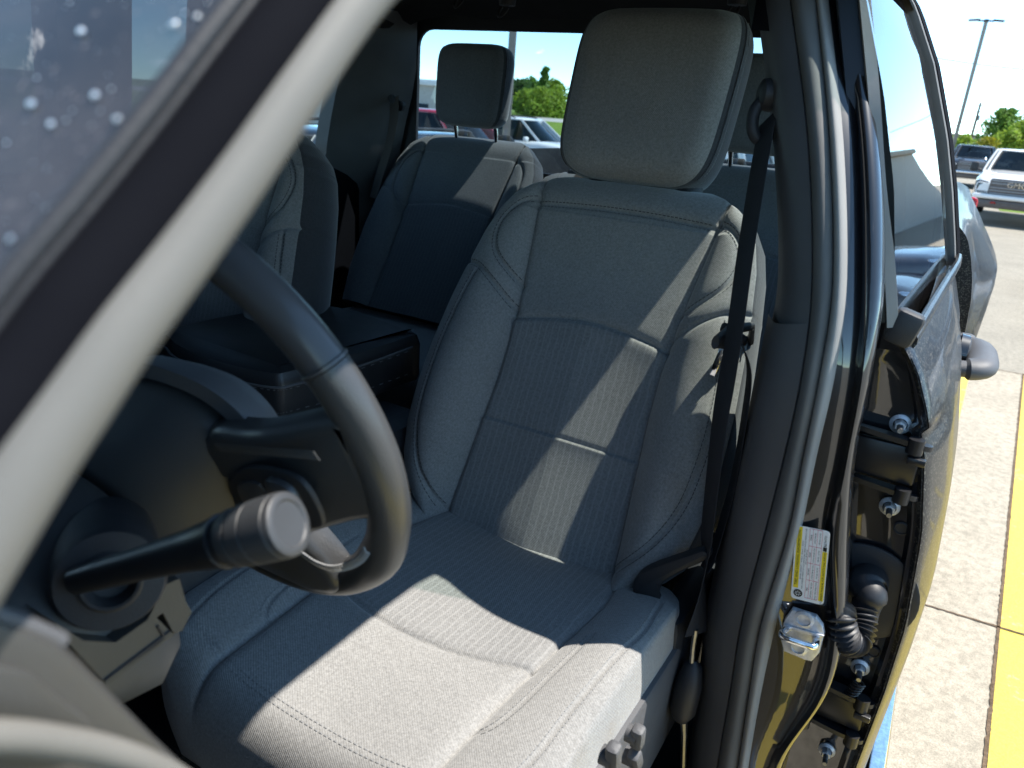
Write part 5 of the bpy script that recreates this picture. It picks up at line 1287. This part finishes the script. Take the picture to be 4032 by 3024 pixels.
for i, (u, d, h, r, mt, lb) in enumerate(((2042, 74, 4.6, 1.6, 2, 'dark green tree just right of the brown lamp post'), (2085, 80, 5.2, 1.9, 0, 'mid green tree behind the lamp post, second from the post'), (2135, 72, 6.6, 1.2, 0, 'slim pointed tree standing tallest in the rear window'), (2175, 76, 5.0, 2.0, 1, 'light green tree partly hidden by the big headrest'), (1990, 88, 3.9, 1.4, 0, 'small tree left of the brown lamp post'), (1680, 100, 3.4, 2.0, 1, 'low tree above the white wall on the left of the rear window'), (2570, 70, 5.2, 2.2, 1, 'tree above the white van between the two headrests'))):
    tree('roadside_tree', lb, (*gpos(u, d), 1.55), h*.60, r*.95, LM[mt], 11, 2600, .22, ls=.17, conic=.75 if i == 2 else 0)
for i, (u, d, h, r, mt, lb) in enumerate(((2075, 66, 2.5, 1.5, 1, 'bright bush in front of the dark tree by the lamp post'), (2125, 64, 2.7, 1.6, 1, 'bright bush below the slim pointed tree'), (2180, 66, 2.6, 1.6, 1, 'bright bush beside the big headrest'))):
    tree('roadside_bush', lb, (*gpos(u, d+3), 1.5), h*.78, r, LM[mt], 9, 2000, .03, 'bushes along the road', .14, 'bush')
# low buildings
M['stucco'] = plastic('pale_stucco', (.50, .48, .45), .9, 60, .4, .1); M['tanwall'] = plastic('tan_wall', (.45, .40, .34), .9, 60, .4, .1); M['roofred'] = plastic('brown_roof', (.16, .09, .07), .8, 30, .3, .1)
def building(name, label, c, size, wall, roof, rz=0):
    root = tag(empty(name, (c[0], c[1], 0), rz), label, 'building'); w, d, h = size
    mb = MB(); mb.box((0, 0, h/2), (w, d, h)); mb.build('wall', wall, root, smooth=None)
    mb = MB(); mb.box((0, 0, h+.15), (w+.5, d+.5, .3), None, .05); mb.build('roof', roof, root)
    k = int(w/3)
    for i in range(min(k, 14)):
        mb = MB(); mb.box((-w/2+(i+.5)*w/k, -d/2-.02, h*.5), (1.5, .08, h*.35), None, .02); mb.build('window', M['cardark'], root)
    return root
x, y = gpos(1640, 44); building('low_building', 'pale flat roofed building at the left of the rear window', (x-3, y), (10, 6, 2.75), M['stucco'], M['white'], R_(20))
x, y = gpos(3800, 170); building('distant_building', 'long low brown roofed building far behind the black pickup', (x, y), (30, 10, 3.2), M['tanwall'], M['roofred'], R_(5))
building('showroom', 'long pale flat building beyond the lot, reflected in the door glass', (11.5, 37), (38, 8, 4.4), M['stucco'], M['tanwall'], R_(90))
